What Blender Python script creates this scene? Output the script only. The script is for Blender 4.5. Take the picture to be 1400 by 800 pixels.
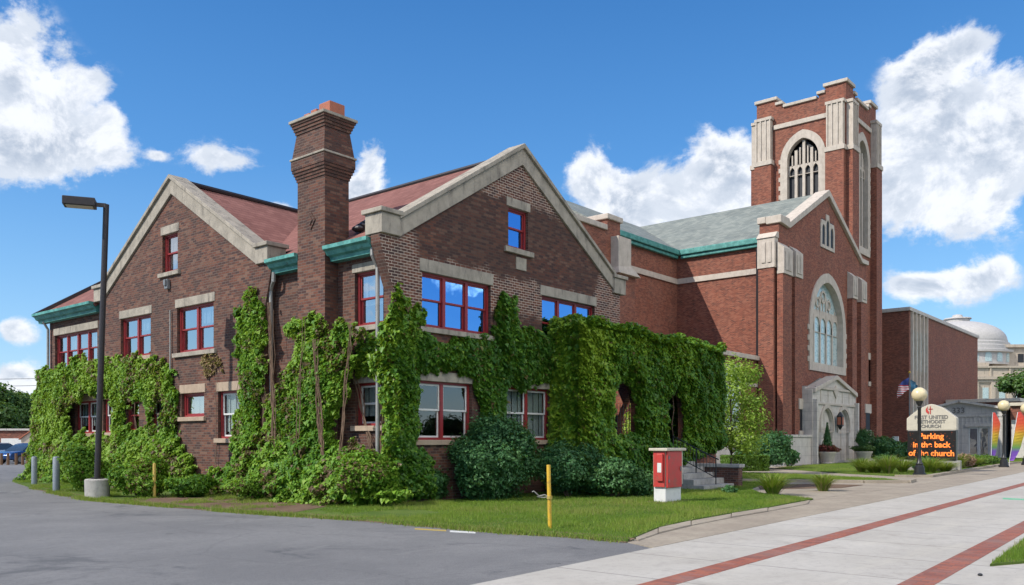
import bpy, bmesh, math, random
import numpy as np
from mathutils import Vector, Matrix
from mathutils.geometry import tessellate_polygon
R = math.radians
random.seed(7); rng = np.random.default_rng(7)
S = bpy.context.scene
for o in list(bpy.data.objects): bpy.data.objects.remove(o)
COL = S.collection

# ---------------------------------------------------------------- camera, sky, sun, exposure
F = 1167.0; HOR = 602.0; EYE = 1.7; FA = R(40)            # focal length (px of a 1400 px frame), horizon row, eye height, heading
cam = bpy.data.cameras.new('camera'); camo = bpy.data.objects.new('camera', cam); COL.objects.link(camo)
cam.sensor_width = 36; cam.lens = F/1400*36; cam.shift_y = (HOR-400)/1400
cam.clip_start = .1; cam.clip_end = 6000
camo.location = (0, 0, EYE); camo.rotation_euler = (R(90), 0, FA-R(90)); S.camera = camo
FW = Vector((math.cos(FA), math.sin(FA), 0)); RT = Vector((math.sin(FA), -math.cos(FA), 0))
SUN_EL = R(41); SUN_AZ = math.atan2(.45, -1.0)             # direction towards the sun in the ground plane (world angle from +X)
sund = Vector((math.cos(SUN_AZ)*math.cos(SUN_EL), math.sin(SUN_AZ)*math.cos(SUN_EL), math.sin(SUN_EL)))
sl = bpy.data.lights.new('sun', 'SUN'); sl.energy = 2.5; sl.angle = R(.55); sl.color = (1, .95, .86)
so = bpy.data.objects.new('sun', sl); COL.objects.link(so); so.rotation_euler = sund.to_track_quat('Z', 'Y').to_euler()
S.view_settings.view_transform = 'Standard'; S.view_settings.look = 'None'
S.view_settings.exposure = 1.0; S.view_settings.gamma = 1; S.view_settings.use_curve_mapping = False

class NT:                                                  # small node-building helper
    def __init__(s, tree): s.t = tree; s.n = tree.nodes; s.l = tree.links
    def link(s, v, sock):
        if v is None: return
        if isinstance(v, bpy.types.NodeSocket): s.l.new(v, sock)
        else:
            if sock.type == 'RGBA' and len(v) == 3: v = (*v, 1)
            sock.default_value = v
    def m(s, op, a, b=None, c=None, clamp=False):
        n = s.n.new('ShaderNodeMath'); n.operation = op; n.use_clamp = clamp
        s.link(a, n.inputs[0]); s.link(b, n.inputs[1]); s.link(c, n.inputs[2]); return n.outputs[0]
    def mix(s, f, a, b, blend='MIX'):
        n = s.n.new('ShaderNodeMix'); n.data_type = 'RGBA'; n.blend_type = blend
        s.link(f, n.inputs[0]); s.link(a, n.inputs[6]); s.link(b, n.inputs[7]); return n.outputs[2]
    def noise(s, vec, scale, detail=4, rough=.55, dist=0, dim='3D'):
        n = s.n.new('ShaderNodeTexNoise'); n.noise_dimensions = dim; s.link(vec, n.inputs['Vector'])
        n.inputs['Scale'].default_value = scale; n.inputs['Detail'].default_value = detail
        n.inputs['Roughness'].default_value = rough; n.inputs['Distortion'].default_value = dist; return n.outputs['Fac']
    def ss(s, v, a, b, to0=0, to1=1):
        n = s.n.new('ShaderNodeMapRange'); n.interpolation_type = 'SMOOTHSTEP'
        s.link(v, n.inputs[0])
        for i, x in enumerate((a, b, to0, to1)): s.link(x, n.inputs[1+i])
        return n.outputs[0]
    def ramp(s, v, stops, interp='LINEAR'):
        n = s.n.new('ShaderNodeValToRGB'); s.link(v, n.inputs[0]); e = n.color_ramp; e.interpolation = interp
        while len(e.elements) < len(stops): e.elements.new(.5)
        for el, (p, c) in zip(e.elements, stops): el.position = p; el.color = (*c, 1)
        return n.outputs[0]
    def comb(s, x, y, z):
        n = s.n.new('ShaderNodeCombineXYZ'); s.link(x, n.inputs[0]); s.link(y, n.inputs[1]); s.link(z, n.inputs[2]); return n.outputs[0]
    def sep(s, v):
        n = s.n.new('ShaderNodeSeparateXYZ'); s.link(v, n.inputs[0]); return n.outputs

W = bpy.data.worlds.new('World'); S.world = W; W.use_nodes = True
w = NT(W.node_tree); w.n.clear()
sky = w.n.new('ShaderNodeTexSky'); sky.sky_type = 'NISHITA'; sky.sun_disc = False
sky.sun_elevation = SUN_EL; sky.sun_rotation = R(90)-SUN_AZ; sky.air_density = 1.15; sky.dust_density = .25; sky.ozone_density = 3.2
hs = w.n.new('ShaderNodeHueSaturation'); hs.inputs['Saturation'].default_value = 1.32; hs.inputs['Value'].default_value = 1.0
w.l.new(sky.outputs[0], hs.inputs['Color'])
tc = w.n.new('ShaderNodeTexCoord')
dx, dy, dz = w.sep(tc.outputs['Generated'])
air = w.ramp(w.m('MAXIMUM', dz, 0), [(0, (1.25, 2.1, 3.0)), (.12, (.80, 1.6, 2.75)), (.3, (.30, .92, 2.15)), (.5, (.13, .52, 1.5)), (1, (.12, .45, 1.4))])
skyc = w.mix(.78, hs.outputs[0], air)
fwd = w.m('ADD', w.m('MULTIPLY', dx, FW.x), w.m('MULTIPLY', dy, FW.y))
rgt = w.m('ADD', w.m('MULTIPLY', dx, RT.x), w.m('MULTIPLY', dy, RT.y))
az = w.m('ARCTAN2', rgt, fwd); el = w.m('ARCSINE', dz)
# cumulus clouds: azimuth, elevation (deg from heading), radii
SEEN = [(55, 140, 105, 55), (30, 215, 85, 42), (135, 205, 62, 26), (20, 55, 62, 55), (120, 110, 32, 20), (150, 165, 24, 24), (303, 218, 54, 22), (215, 213, 14, 7), (508, 235, 24, 40), (375, 284, 38, 9), (480, 262, 30, 22),
        (806, 228, 34, 32), (838, 268, 58, 32), (915, 265, 66, 34), (985, 212, 44, 38), (1008, 262, 50, 40), (900, 300, 110, 20), (1312, 66, 60, 26), (1262, 100, 46, 30), (1236, 175, 38, 50), (1290, 175, 90, 76), (1385, 160, 50, 84), (1225, 230, 40, 50),
        (1262, 285, 70, 52), (1350, 265, 66, 56), (1240, 392, 30, 20), (1300, 388, 80, 28), (1365, 368, 22, 18), (22, 452, 32, 18), (25, 515, 36, 24), (-20, 535, 60, 20)]
CL = []
for (qx, qy, rx_, ry_) in SEEN:                            # read off the photo as bearing and elevation
    a_ = math.atan((qx-700)/F); e_ = math.atan((HOR-qy)/F*math.cos(a_)); CL.append((math.degrees(a_), math.degrees(e_), math.degrees(rx_/F*math.cos(a_)**2), math.degrees(ry_/F*math.cos(a_))))
CL += [(42, 16, 4, 4), (128, 36, 30, 15), (150, 58, 50, 16), (170, 34, 24, 14), (118, 22, 10, 5), (-85, 14, 12, 5), (-110, 22, 14, 6), (-60, 20, 5, 3), (175, 20, 12, 6), (112, 30, 6, 3), (80, 11, 4, 1.5)]  # clouds out of view; the south-east ones are added as fill light
fld = None
for (a, e, ra, re) in CL:
    u = w.m('MULTIPLY', w.m('SUBTRACT', az, R(a)), 1/R(ra)); v = w.m('MULTIPLY', w.m('SUBTRACT', el, R(e)), 1/R(re))
    q = w.m('ADD', w.m('MULTIPLY', u, u), w.m('MULTIPLY', v, v))
    g = w.m('EXPONENT', w.m('MULTIPLY', q, -1.25))
    fld = g if fld is None else w.m('ADD', fld, g)
fld = w.m('MINIMUM', w.m('MULTIPLY', fld, 1.25), 1.4)
pv = w.comb(az, w.m('MULTIPLY', el, 1.25), 0)
n1 = w.noise(pv, 12, 13, .64, .3)
n2 = w.noise(w.comb(w.m('ADD', az, .010), w.m('ADD', w.m('MULTIPLY', el, 1.25), -.022), 0), 12, 9, .62, .3)
nb = w.noise(pv, 45, 8, .65)
dens = w.m('ADD', w.m('ADD', fld, w.m('MULTIPLY', w.m('SUBTRACT', n1, .5), 3.5)), w.m('MULTIPLY', w.m('SUBTRACT', nb, .5), .9))
mask = w.m('MULTIPLY', w.ss(dens, .28, .95), w.ss(fld, .08, .34))
lit = w.ss(w.m('ADD', w.m('SUBTRACT', n2, n1), w.m('MULTIPLY', w.m('SUBTRACT', nb, .5), .16)), -.09, .09)
thick = w.ss(dens, .95, 2.4)
ccol = w.mix(thick, (3.5, 3.6, 3.8), w.mix(lit, (1.25, 1.5, 1.95), (2.9, 3.05, 3.3)))
ccol = w.mix(w.m('MULTIPLY', w.m('SUBTRACT', 1, lit), .45), ccol, (1.6, 1.95, 2.45))
# unseen south-east clouds, brightened as added fill light for the shaded street fronts
ccol = w.mix(w.ss(w.m('MULTIPLY', dy, -1), .05, .55), ccol, (10.2, 9.6, 8.8))
wc = w.mix(w.m('MULTIPLY', mask, .96), skyc, ccol)
bg = w.n.new('ShaderNodeBackground'); bg.inputs[1].default_value = .145
ow = w.n.new('ShaderNodeOutputWorld'); w.l.new(wc, bg.inputs[0]); w.l.new(bg.outputs[0], ow.inputs[0])

# ---------------------------------------------------------------- survey helpers: turn bearings and heights read off the photo into metres
def dirv(px):
    r = (px-700)/F; return (FW.x+RT.x*r, FW.y+RT.y*r)
def aY(px, Y): d = dirv(px); return Y*d[0]/d[1]            # X where the bearing meets the wall plane Y
def aX(px, X): d = dirv(px); return X*d[1]/d[0]            # Y where the bearing meets the wall plane X
def zY(px, py, Y): return EYE+(HOR-py)/F*(Y/dirv(px)[1])
def zX(px, py, X): return EYE+(HOR-py)/F*(X/dirv(px)[0])
def gp(px, py):
    d = F*EYE/(py-HOR); v = dirv(px); return (v[0]*d, v[1]*d)
def at(px, d): v = dirv(px); return (v[0]*d, v[1]*d)
def wp(ax, c, px, py): return (aY(px, c), zY(px, py, c)) if ax == 'Y' else (aX(px, c), zX(px, py, c))

# ---------------------------------------------------------------- object helpers
def tag(o, label=None, cat=None, group=None, kind=None):
    for k, v in (('label', label), ('category', cat), ('group', group), ('kind', kind)):
        if v: o[k] = v
    return o
def empty(name, loc, label, cat, group=None, rz=0):
    o = bpy.data.objects.new(name, None); COL.objects.link(o); o.location = loc; o.rotation_euler.z = rz
    o.empty_display_size = .3
    bpy.context.view_layer.update() if False else None
    return tag(o, label, cat, group)
class MB:
    def __init__(s): s.v = []; s.f = []
    def add(s, vs, fs):
        b = len(s.v); s.v += [tuple(p) for p in vs]; s.f += [tuple(b+i for i in f) for f in fs]; return s
    def box(s, x0, x1, y0, y1, z0, z1):
        return s.add([(x, y, z) for z in (z0, z1) for y in (y0, y1) for x in (x0, x1)],
                     [(0, 2, 3, 1), (4, 5, 7, 6), (0, 1, 5, 4), (2, 6, 7, 3), (0, 4, 6, 2), (1, 3, 7, 5)])
    def bx(s, ax, c, a0, a1, d0, d1, z0, z1):              # box on a wall plane: along a, depth d inwards
        a0, a1 = min(a0, a1), max(a0, a1)
        return s.box(a0, a1, c+d0, c+d1, z0, z1) if ax == 'Y' else s.box(c+d0, c+d1, a0, a1, z0, z1)
    def slab(s, ax, c, t, outer, holes=()):                # wall sheet with real openings and thickness
        loops = [list(outer)]+[list(h) for h in holes]
        f3 = (lambda a, z, k: (a, c+k, z)) if ax == 'Y' else (lambda a, z, k: (c+k, a, z))
        flat = [p for l in loops for p in l]; n = len(flat)
        area = lambda q: abs(sum(q[i][0]*q[(i+1) % len(q)][1]-q[(i+1) % len(q)][0]*q[i][1] for i in range(len(q))))/2
        want = area(loops[0])-sum(area(l) for l in loops[1:]); best = None
        for an in (0, .31, .77, 1.13, 1.9, 2.6, .05, 1.5, 2.2):
            c_, s_ = math.cos(an), math.sin(an); q = tessellate_polygon([[Vector((p[0]*c_-p[1]*s_, p[0]*s_+p[1]*c_, 0)) for p in l] for l in loops])
            er = abs(sum(area([flat[i] for i in t_]) for t_ in q)-want)
            if best is None or er < best[0]: best = (er, q)
            if er < 1e-3: break
        if best[0] > .01: print('TESS', best[0], want)
        tri = best[1]
        vs = [f3(p[0], p[1], 0) for p in flat]+[f3(p[0], p[1], t) for p in flat]
        fs = [tuple(q) for q in tri]+[tuple(i+n for i in q) for q in tri]
        b = 0
        for l in loops:
            m = len(l)
            for i in range(m): j = (i+1) % m; fs.append((b+i, b+j, n+b+j, n+b+i))
            b += m
        return s.add(vs, fs)
    def prism(s, pts, z0, z1):
        n = len(pts); tri = tessellate_polygon([[Vector((p[0], p[1], 0)) for p in pts]])
        vs = [(p[0], p[1], z0) for p in pts]+[(p[0], p[1], z1) for p in pts]
        return s.add(vs, [tuple(q) for q in tri]+[tuple(i+n for i in q) for q in tri]+[(i, (i+1) % n, n+(i+1) % n, n+i) for i in range(n)])
    def tube(s, pts, rad, seg=10, cap=True):
        pts = [Vector(p) for p in pts]; n = len(pts); rs = rad if hasattr(rad, '__len__') else [rad]*n
        vs = []; fs = []
        for i, p in enumerate(pts):
            t = (pts[min(i+1, n-1)]-pts[max(i-1, 0)]).normalized()
            u = t.cross(Vector((0, 0, 1)) if abs(t.z) < .9 else Vector((1, 0, 0))).normalized(); v = t.cross(u)
            for k in range(seg):
                a = 2*math.pi*k/seg; vs.append(p+(u*math.cos(a)+v*math.sin(a))*rs[i])
        for i in range(n-1):
            for k in range(seg): k2 = (k+1) % seg; fs.append((i*seg+k, i*seg+k2, (i+1)*seg+k2, (i+1)*seg+k))
        if cap: fs.append(tuple(range(seg))); fs.append(tuple((n-1)*seg+k for k in range(seg)))
        return s.add(vs, fs)
    def lathe(s, cx, cy, prof, seg=20):                    # profile of (radius, z)
        vs = []; fs = []
        for r, z in prof:
            for k in range(seg): a = 2*math.pi*k/seg; vs.append((cx+r*math.cos(a), cy+r*math.sin(a), z))
        for i in range(len(prof)-1):
            for k in range(seg): k2 = (k+1) % seg; fs.append((i*seg+k, i*seg+k2, (i+1)*seg+k2, (i+1)*seg+k))
        fs.append(tuple(range(seg))); fs.append(tuple((len(prof)-1)*seg+k for k in range(seg)))
        return s.add(vs, fs)
    def sphere(s, c, rx, ry=None, rz=None, seg=20, rings=12):
        ry = ry or rx; rz = rz or rx; vs = []; fs = []
        for i in range(rings+1):
            t = math.pi*i/rings
            for k in range(seg):
                a = 2*math.pi*k/seg; vs.append((c[0]+rx*math.sin(t)*math.cos(a), c[1]+ry*math.sin(t)*math.sin(a), c[2]+rz*math.cos(t)))
        for i in range(rings):
            for k in range(seg): k2 = (k+1) % seg; fs.append((i*seg+k, i*seg+k2, (i+1)*seg+k2, (i+1)*seg+k))
        return s.add(vs, fs)
    def build(s, name, mat, parent=None, smooth=False, bevel=0, local=False):
        me = bpy.data.meshes.new(name); me.from_pydata(s.v, [], s.f); me.materials.append(mat)
        bm = bmesh.new(); bm.from_mesh(me)
        bmesh.ops.remove_doubles(bm, verts=bm.verts, dist=1e-6) if len(s.v) < 60000 else None
        bmesh.ops.recalc_face_normals(bm, faces=bm.faces)
        if bevel:
            es = [e for e in bm.edges if len(e.link_faces) == 2 and e.calc_face_angle(0) > R(30)]
            bmesh.ops.bevel(bm, geom=es, offset=bevel, segments=2, profile=.5, affect='EDGES')
        bm.to_mesh(me); bm.free()
        if smooth:
            me.polygons.foreach_set('use_smooth', [True]*len(me.polygons))
            try: me.set_sharp_from_angle(angle=R(35))
            except Exception: pass
        o = bpy.data.objects.new(name, me); COL.objects.link(o)
        if parent is not None:
            o.parent = parent
            if not local: o.matrix_parent_inverse = chain(parent).inverted()
        return o
def chain(p):
    m = Matrix.Identity(4)
    while p is not None:
        loc = Matrix.Translation(p.location) @ p.rotation_euler.to_matrix().to_4x4()
        m = p.matrix_parent_inverse @ loc @ m if p.parent else loc @ m
        p = p.parent
    return m
def copytree(root, loc, rz=None, label=None, scale=None):
    def rec(o, par):
        c = o.copy(); COL.objects.link(c)
        if par is not None: c.parent = par
        for ch in list(o.children): rec(ch, c)
        return c
    c = rec(root, None); c.location = loc
    if rz is not None: c.rotation_euler.z = rz
    if label: c['label'] = label
    if scale: c.scale = (scale,)*3
    return c

# ---------------------------------------------------------------- materials
def mat(name, f=None, col=(.5, .5, .5), rough=.6, metal=0, spec=.5):
    m = bpy.data.materials.new(name); m.use_nodes = True; t = NT(m.node_tree)
    b = m.node_tree.nodes['Principled BSDF']; b.inputs['Base Color'].default_value = (*col, 1)
    b.inputs['Roughness'].default_value = rough; b.inputs['Metallic'].default_value = metal; b.inputs['Specular IOR Level'].default_value = spec
    if f: f(t, b)
    return m
def geo(t): g = t.n.new('ShaderNodeNewGeometry'); return g
def bump(t, b, h, dist=.01, strength=1):
    n = t.n.new('ShaderNodeBump'); n.inputs['Distance'].default_value = dist; n.inputs['Strength'].default_value = strength
    t.l.new(h, n.inputs['Height']); t.l.new(n.outputs[0], b.inputs['Normal'])
def brick(cols, mortar_lo, mortar_hi, pointing=None, bw=.215, bh=.078, mo=.014, stain=.35, sat=None):
    def f(t, b):
        g = geo(t); x, y, z = t.sep(g.outputs['Position']); nx, ny, nz = t.sep(g.outputs['True Normal'])
        ay = t.m('GREATER_THAN', t.m('ABSOLUTE', ny), t.m('ABSOLUTE', nx))
        u = t.m('ADD', t.m('MULTIPLY', x, ay), t.m('MULTIPLY', y, t.m('SUBTRACT', 1, ay)))
        zz = t.m('DIVIDE', z, bh); row = t.m('FLOOR', zz)
        sh = t.m('MULTIPLY', t.m('MODULO', row, 2), .5)
        uu = t.m('ADD', t.m('DIVIDE', u, bw), sh); colm = t.m('FLOOR', uu)
        fu = t.m('FRACT', uu); fz = t.m('FRACT', zz)
        wn = t.n.new('ShaderNodeTexWhiteNoise'); wn.noise_dimensions = '3D'; t.link(t.comb(colm, row, ay), wn.inputs['Vector'])
        br = t.ramp(wn.outputs['Value'], cols, 'CONSTANT')
        pos = g.outputs['Position']
        big = t.noise(pos, .45, 5, .6); fine = t.noise(pos, 22, 4, .7)
        br = t.mix(t.ss(big, .35, .7), br, t.mix(stain, br, (.06, .045, .04)))
        br = t.mix(t.m('MULTIPLY', fine, .45), br, (.03, .02, .018))
        mo_u = t.m('LESS_THAN', fu, mo/bw); mo_z = t.m('LESS_THAN', fz, mo/bh)
        mm = t.m('MAXIMUM', mo_u, mo_z)
        mc = mortar_lo
        if pointing:
            M = pointing(t, x, y, z, ay, big)
            mc = t.mix(M, mortar_lo, mortar_hi)
            br = t.mix(t.m('MULTIPLY', t.m('SUBTRACT', 1, M), .35), br, (.05, .03, .025))
        elif mortar_hi: mc = t.mix(t.ss(t.noise(pos, .8, 4), .4, .65), mortar_lo, mortar_hi)
        c = t.mix(mm, br, mc)
        # rain streaks below sills and dark runs that belong to the wall
        st = t.ss(t.noise(t.comb(t.m('MULTIPLY', u, 2.2), t.m('MULTIPLY', z, .25), 0), 1.6, 4, .6), .52, .75)
        c = t.mix(t.m('MULTIPLY', st, .30), c, (.05, .04, .036))
        t.link(c, b.inputs['Base Color'])
        hgt = t.m('ADD', t.m('MULTIPLY', t.m('SUBTRACT', 1, mm), 1), t.m('MULTIPLY', fine, .6))
        bump(t, b, hgt, .006, .8)
    return f
def gable_pointing(t, x, y, z, ay, big):                   # repointed pale joints round the edges, sooty joints in the middle band
    zn = t.m('ADD', z, t.m('MULTIPLY', t.m('SUBTRACT', t.noise(t.comb(x, y, z), 1.6, 3), .5), 1.0))
    hi = t.ss(zn, 8.75, 9.0)
    lo = t.m('MULTIPLY', t.m('SUBTRACT', 1, t.ss(zn, 6.45, 6.7)), t.ss(zn, 5.3, 5.6))
    cor = t.m('SUBTRACT', 1, t.ss(t.m('ADD', x, t.m('MULTIPLY', zn, .3)), 17.6, 18.0))
    rc = t.ss(t.m('SUBTRACT', x, t.m('MULTIPLY', zn, .4)), 21.2, 21.5)
    base = t.m('MAXIMUM', t.m('MAXIMUM', hi, lo), t.m('MAXIMUM', cor, rc))
    base = t.m('MULTIPLY', base, t.m('LESS_THAN', y, 16.9)); base = t.m('MULTIPLY', base, t.m('ADD', .15, t.m('MULTIPLY', t.ss(z, 4.6, 5.2), .85)))  # lower wall kept darker: shade under the ivy put into the brick colour
    return t.m('ADD', t.m('MULTIPLY', base, ay), t.m('MULTIPLY', t.m('SUBTRACT', 1, ay), .13))
M = {}
M['brick_old'] = mat('brown_brick', brick([(0, (.135, .057, .04)), (.2, (.225, .08, .05)), (.42, (.09, .042, .038)), (.58, (.28, .115, .07)), (.74, (.17, .06, .042)), (.88, (.30, .155, .105))],
                     (.085, .06, .05), (.48, .39, .32), gable_pointing, mo=.016, stain=.5), rough=.88, spec=.25)
M['brick_church'] = mat('red_brick', brick([(0, (.27, .082, .052)), (.25, (.33, .10, .06)), (.5, (.22, .068, .046)), (.68, (.37, .13, .08)), (.9, (.16, .055, .04))],
                     (.24, .14, .10), (.30, .19, .14), None, stain=.15), rough=.85, spec=.25)
M['brick_block'] = mat('dark_red_brick', brick([(0, (.28, .09, .055)), (.3, (.21, .07, .045)), (.6, (.34, .115, .07)), (.85, (.17, .06, .04))],
                     (.18, .12, .10), (.22, .15, .12), None, stain=.2), rough=.85, spec=.25)
def stonef(c0, c1, dirt, joint=None, ds=.4):
    def f(t, b):
        g = geo(t); p = g.outputs['Position']; x, y, z = t.sep(p)
        c = t.mix(t.ss(t.noise(p, 2.2, 5, .65), .3, .7), c0, c1)
        st = t.ss(t.noise(t.comb(t.m('MULTIPLY', x, 3), t.m('MULTIPLY', y, 3), t.m('MULTIPLY', z, .8)), 1.4, 6, .7), .48, .72)
        c = t.mix(t.m('MULTIPLY', st, ds), c, dirt)
        c = t.mix(t.m('MULTIPLY', t.noise(p, 30, 3), .18), c, dirt)
        if joint:
            ln = t.m('LESS_THAN', t.m('FRACT', t.m('DIVIDE', z, joint)), .03)
            u = t.m('ADD', x, y); row = t.m('FLOOR', t.m('DIVIDE', z, joint))
            ln2 = t.m('LESS_THAN', t.m('FRACT', t.m('ADD', t.m('DIVIDE', u, joint*2), t.m('MULTIPLY', row, .5))), .015)
            c = t.mix(t.m('MULTIPLY', t.m('MAXIMUM', ln, ln2), .55), c, dirt)
        t.link(c, b.inputs['Base Color']); bump(t, b, t.noise(p, 14, 6, .7), .015, .6)
    return f
M['stone_old'] = mat('weathered_limestone', stonef((.29, .26, .215), (.41, .365, .30), (.10, .088, .08), ds=.7), rough=.9, spec=.2)
M['stone_tan'] = mat('tan_sandstone', stonef((.36, .27, .20), (.43, .335, .25), (.14, .105, .08), ds=.45), rough=.9, spec=.2)
M['stone_church'] = mat('pale_limestone', stonef((.47, .41, .345), (.57, .50, .43), (.20, .165, .145), ds=.35), rough=.85, spec=.25)
M['stone_ashlar'] = mat('ashlar_limestone', stonef((.52, .47, .42), (.62, .57, .51), (.18, .155, .14), joint=.62, ds=.3), rough=.85, spec=.25)
M['stone_grey'] = mat('grey_stone', stonef((.48, .45, .42), (.55, .52, .48), (.16, .15, .15), joint=.7, ds=.3), rough=.85, spec=.25)
M['stone_court'] = mat('courthouse_stone', stonef((.44, .37, .30), (.50, .43, .34), (.22, .18, .15), joint=.8, ds=.25), rough=.85)
M['dome'] = mat('dome_stone', stonef((.42, .40, .39), (.50, .48, .46), (.25, .23, .22), ds=.3), rough=.7)
def shingle(c0, c1, sx=.3, sz=.14):
    def f(t, b):
        g = geo(t); p = g.outputs['Position']; x, y, z = t.sep(p); nx, ny, nz = t.sep(g.outputs['True Normal'])
        ay = t.m('GREATER_THAN', t.m('ABSOLUTE', ny), t.m('ABSOLUTE', nx))
        u = t.m('ADD', t.m('MULTIPLY', x, ay), t.m('MULTIPLY', y, t.m('SUBTRACT', 1, ay)))
        zz = t.m('DIVIDE', z, sz); row = t.m('FLOOR', zz); uu = t.m('ADD', t.m('DIVIDE', u, sx), t.m('MULTIPLY', row, .37)); cl = t.m('FLOOR', uu)
        wn = t.n.new('ShaderNodeTexWhiteNoise'); t.link(t.comb(cl, row, 0), wn.inputs['Vector'])
        c = t.mix(wn.outputs['Value'], c0, c1)
        c = t.mix(t.m('MULTIPLY', t.ss(t.noise(p, .5, 5, .6), .4, .7), .35), c, tuple(k*.55 for k in c0))
        e = t.m('MAXIMUM', t.m('LESS_THAN', t.m('FRACT', zz), .12), t.m('LESS_THAN', t.m('FRACT', uu), .05))
        c = t.mix(t.m('MULTIPLY', e, .5), c, tuple(k*.3 for k in c0))
        t.link(c, b.inputs['Base Color']); bump(t, b, t.m('SUBTRACT', 1, t.m('FRACT', zz)), .012, .8)
    return f
M['roof_red'] = mat('red_shingle', shingle((.19, .082, .068), (.26, .12, .10)), rough=.9, spec=.2)
M['slate'] = mat('grey_green_slate', shingle((.17, .19, .175), (.27, .285, .25), .4, .16), rough=.7, spec=.35)
def patina(t, b):
    g = geo(t); p = g.outputs['Position']; c = t.mix(t.ss(t.noise(p, 3, 5, .7), .4, .65), (.045, .20, .18), (.10, .33, .29))
    c = t.mix(t.m('MULTIPLY', t.ss(t.noise(p, 9, 4), .55, .7), .5), c, (.05, .06, .05)); t.link(c, b.inputs['Base Color'])
M['copper'] = mat('green_copper', patina, rough=.6)
def worn(c0, c1, sc=6, amt=.5, bmp=.003):
    def f(t, b):
        tcn = t.n.new('ShaderNodeTexCoord'); p = tcn.outputs['Object']
        c = t.mix(t.m('MULTIPLY', t.ss(t.noise(p, sc, 6, .7), .45, .7), amt), c0, c1)
        t.link(c, b.inputs['Base Color'])
        if bmp: bump(t, b, t.noise(p, sc*5, 4), bmp, .5)
    return f
M['red_paint'] = mat('red_window_paint', worn((.25, .022, .024), (.15, .03, .028), 5, .7), rough=.45)
M['red_cab'] = mat('red_cabinet_paint', worn((.46, .035, .03), (.30, .07, .05), 5, .9), rough=.45)
M['white_paint'] = mat('white_paint', worn((.62, .62, .60), (.45, .44, .42), 5), rough=.5)
M['cream'] = mat('cream_paint', worn((.50, .45, .36), (.38, .34, .27), 4), rough=.55)
M['grey_metal'] = mat('grey_painted_metal', worn((.20, .21, .22), (.12, .12, .12), 5), rough=.5, metal=.3)
M['pipe'] = mat('galvanised_pipe', worn((.33, .32, .30), (.18, .16, .14), 4), rough=.5, metal=.4)
M['bronze'] = mat('dark_bronze_metal', worn((.03, .026, .028), (.055, .035, .035), 3), rough=.45, metal=.3)
M['black_metal'] = mat('black_painted_iron', worn((.015, .015, .016), (.03, .03, .03), 6), rough=.4)
M['lens'] = mat('lamp_lens', None, (.55, .5, .42), .4)
M['globe'] = mat('opal_globe', None, (.62, .52, .32), .25)
M['yellow'] = mat('yellow_post_paint', worn((.62, .38, .03), (.36, .22, .05), 9, .8), rough=.5)
M['yellow_dull'] = mat('weathered_yellow_wood', worn((.42, .30, .06), (.25, .19, .09), 7), rough=.7)
M['galv'] = mat('grey_bollard_paint', worn((.16, .19, .22), (.24, .25, .25), 6), rough=.55)
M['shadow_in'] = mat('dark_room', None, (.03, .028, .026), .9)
M['dark_fill'] = mat('dark_opening_fill', None, (.012, .014, .02), .6)  # near black, painted darkness behind the belfry and slit openings
M['curtain'] = mat('pale_curtain', worn((.46, .45, .43), (.34, .33, .32), 3), rough=.9)
M['wood'] = mat('brown_oak', worn((.14, .075, .035), (.09, .05, .03), 6), rough=.6)
M['terracotta'] = mat('terracotta', worn((.36, .12, .07), (.22, .09, .06), 6), rough=.8)
def glassf(gl, tint, rough=.01, wav=.0007, gc=(.95, .97, 1, 1)):
    def f(t, b):
        out = t.n['Material Output']; g = t.n.new('ShaderNodeBsdfGlossy'); g.inputs['Roughness'].default_value = rough
        g.inputs['Color'].default_value = gc
        tr = t.n.new('ShaderNodeBsdfTransparent'); tr.inputs['Color'].default_value = (*tint, 1)
        fr = t.n.new('ShaderNodeLayerWeight'); fr.inputs['Blend'].default_value = .25
        fac = t.m('MULTIPLY', t.m('ADD', t.m('MULTIPLY', fr.outputs['Fresnel'], .9), gl, clamp=True), t.m('SUBTRACT', 1, geo(t).outputs['Backfacing']))
        p = geo(t).outputs['Position']; bn = t.n.new('ShaderNodeBump'); bn.inputs['Distance'].default_value = wav*10; bn.inputs['Strength'].default_value = .5
        t.l.new(t.noise(p, 1.3, 2), bn.inputs['Height']); t.l.new(bn.outputs[0], g.inputs['Normal'])
        mx = t.n.new('ShaderNodeMixShader'); t.l.new(fac, mx.inputs[0]); t.l.new(tr.outputs[0], mx.inputs[1]); t.l.new(g.outputs[0], mx.inputs[2])
        t.l.new(mx.outputs[0], out.inputs['Surface'])
    return f
M['glass'] = mat('window_glass', glassf(.50, (.75, .8, .82)))
M['glass_sky_tint'] = mat('sky_tinted_glass', glassf(.7, (.5, .6, .8), gc=(.22, .50, .95, 1)))  # gloss tinted blue, so the sky's reflection is partly painted into the glass
M['glass_low'] = mat('storm_window_glass', glassf(.13, (.8, .85, .85)))
def church_glass(t, b):
    p = geo(t).outputs['Position']; v = t.n.new('ShaderNodeTexVoronoi'); v.inputs['Scale'].default_value = 5; t.l.new(p, v.inputs['Vector'])
    c = t.mix(t.ss(v.outputs['Distance'], .1, .6), (.24, .36, .38), (.46, .56, .56)); t.link(c, b.inputs['Base Color'])
M['glass_leaded'] = mat('pale_leaded_glass', church_glass, rough=.15, spec=.8)
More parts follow.
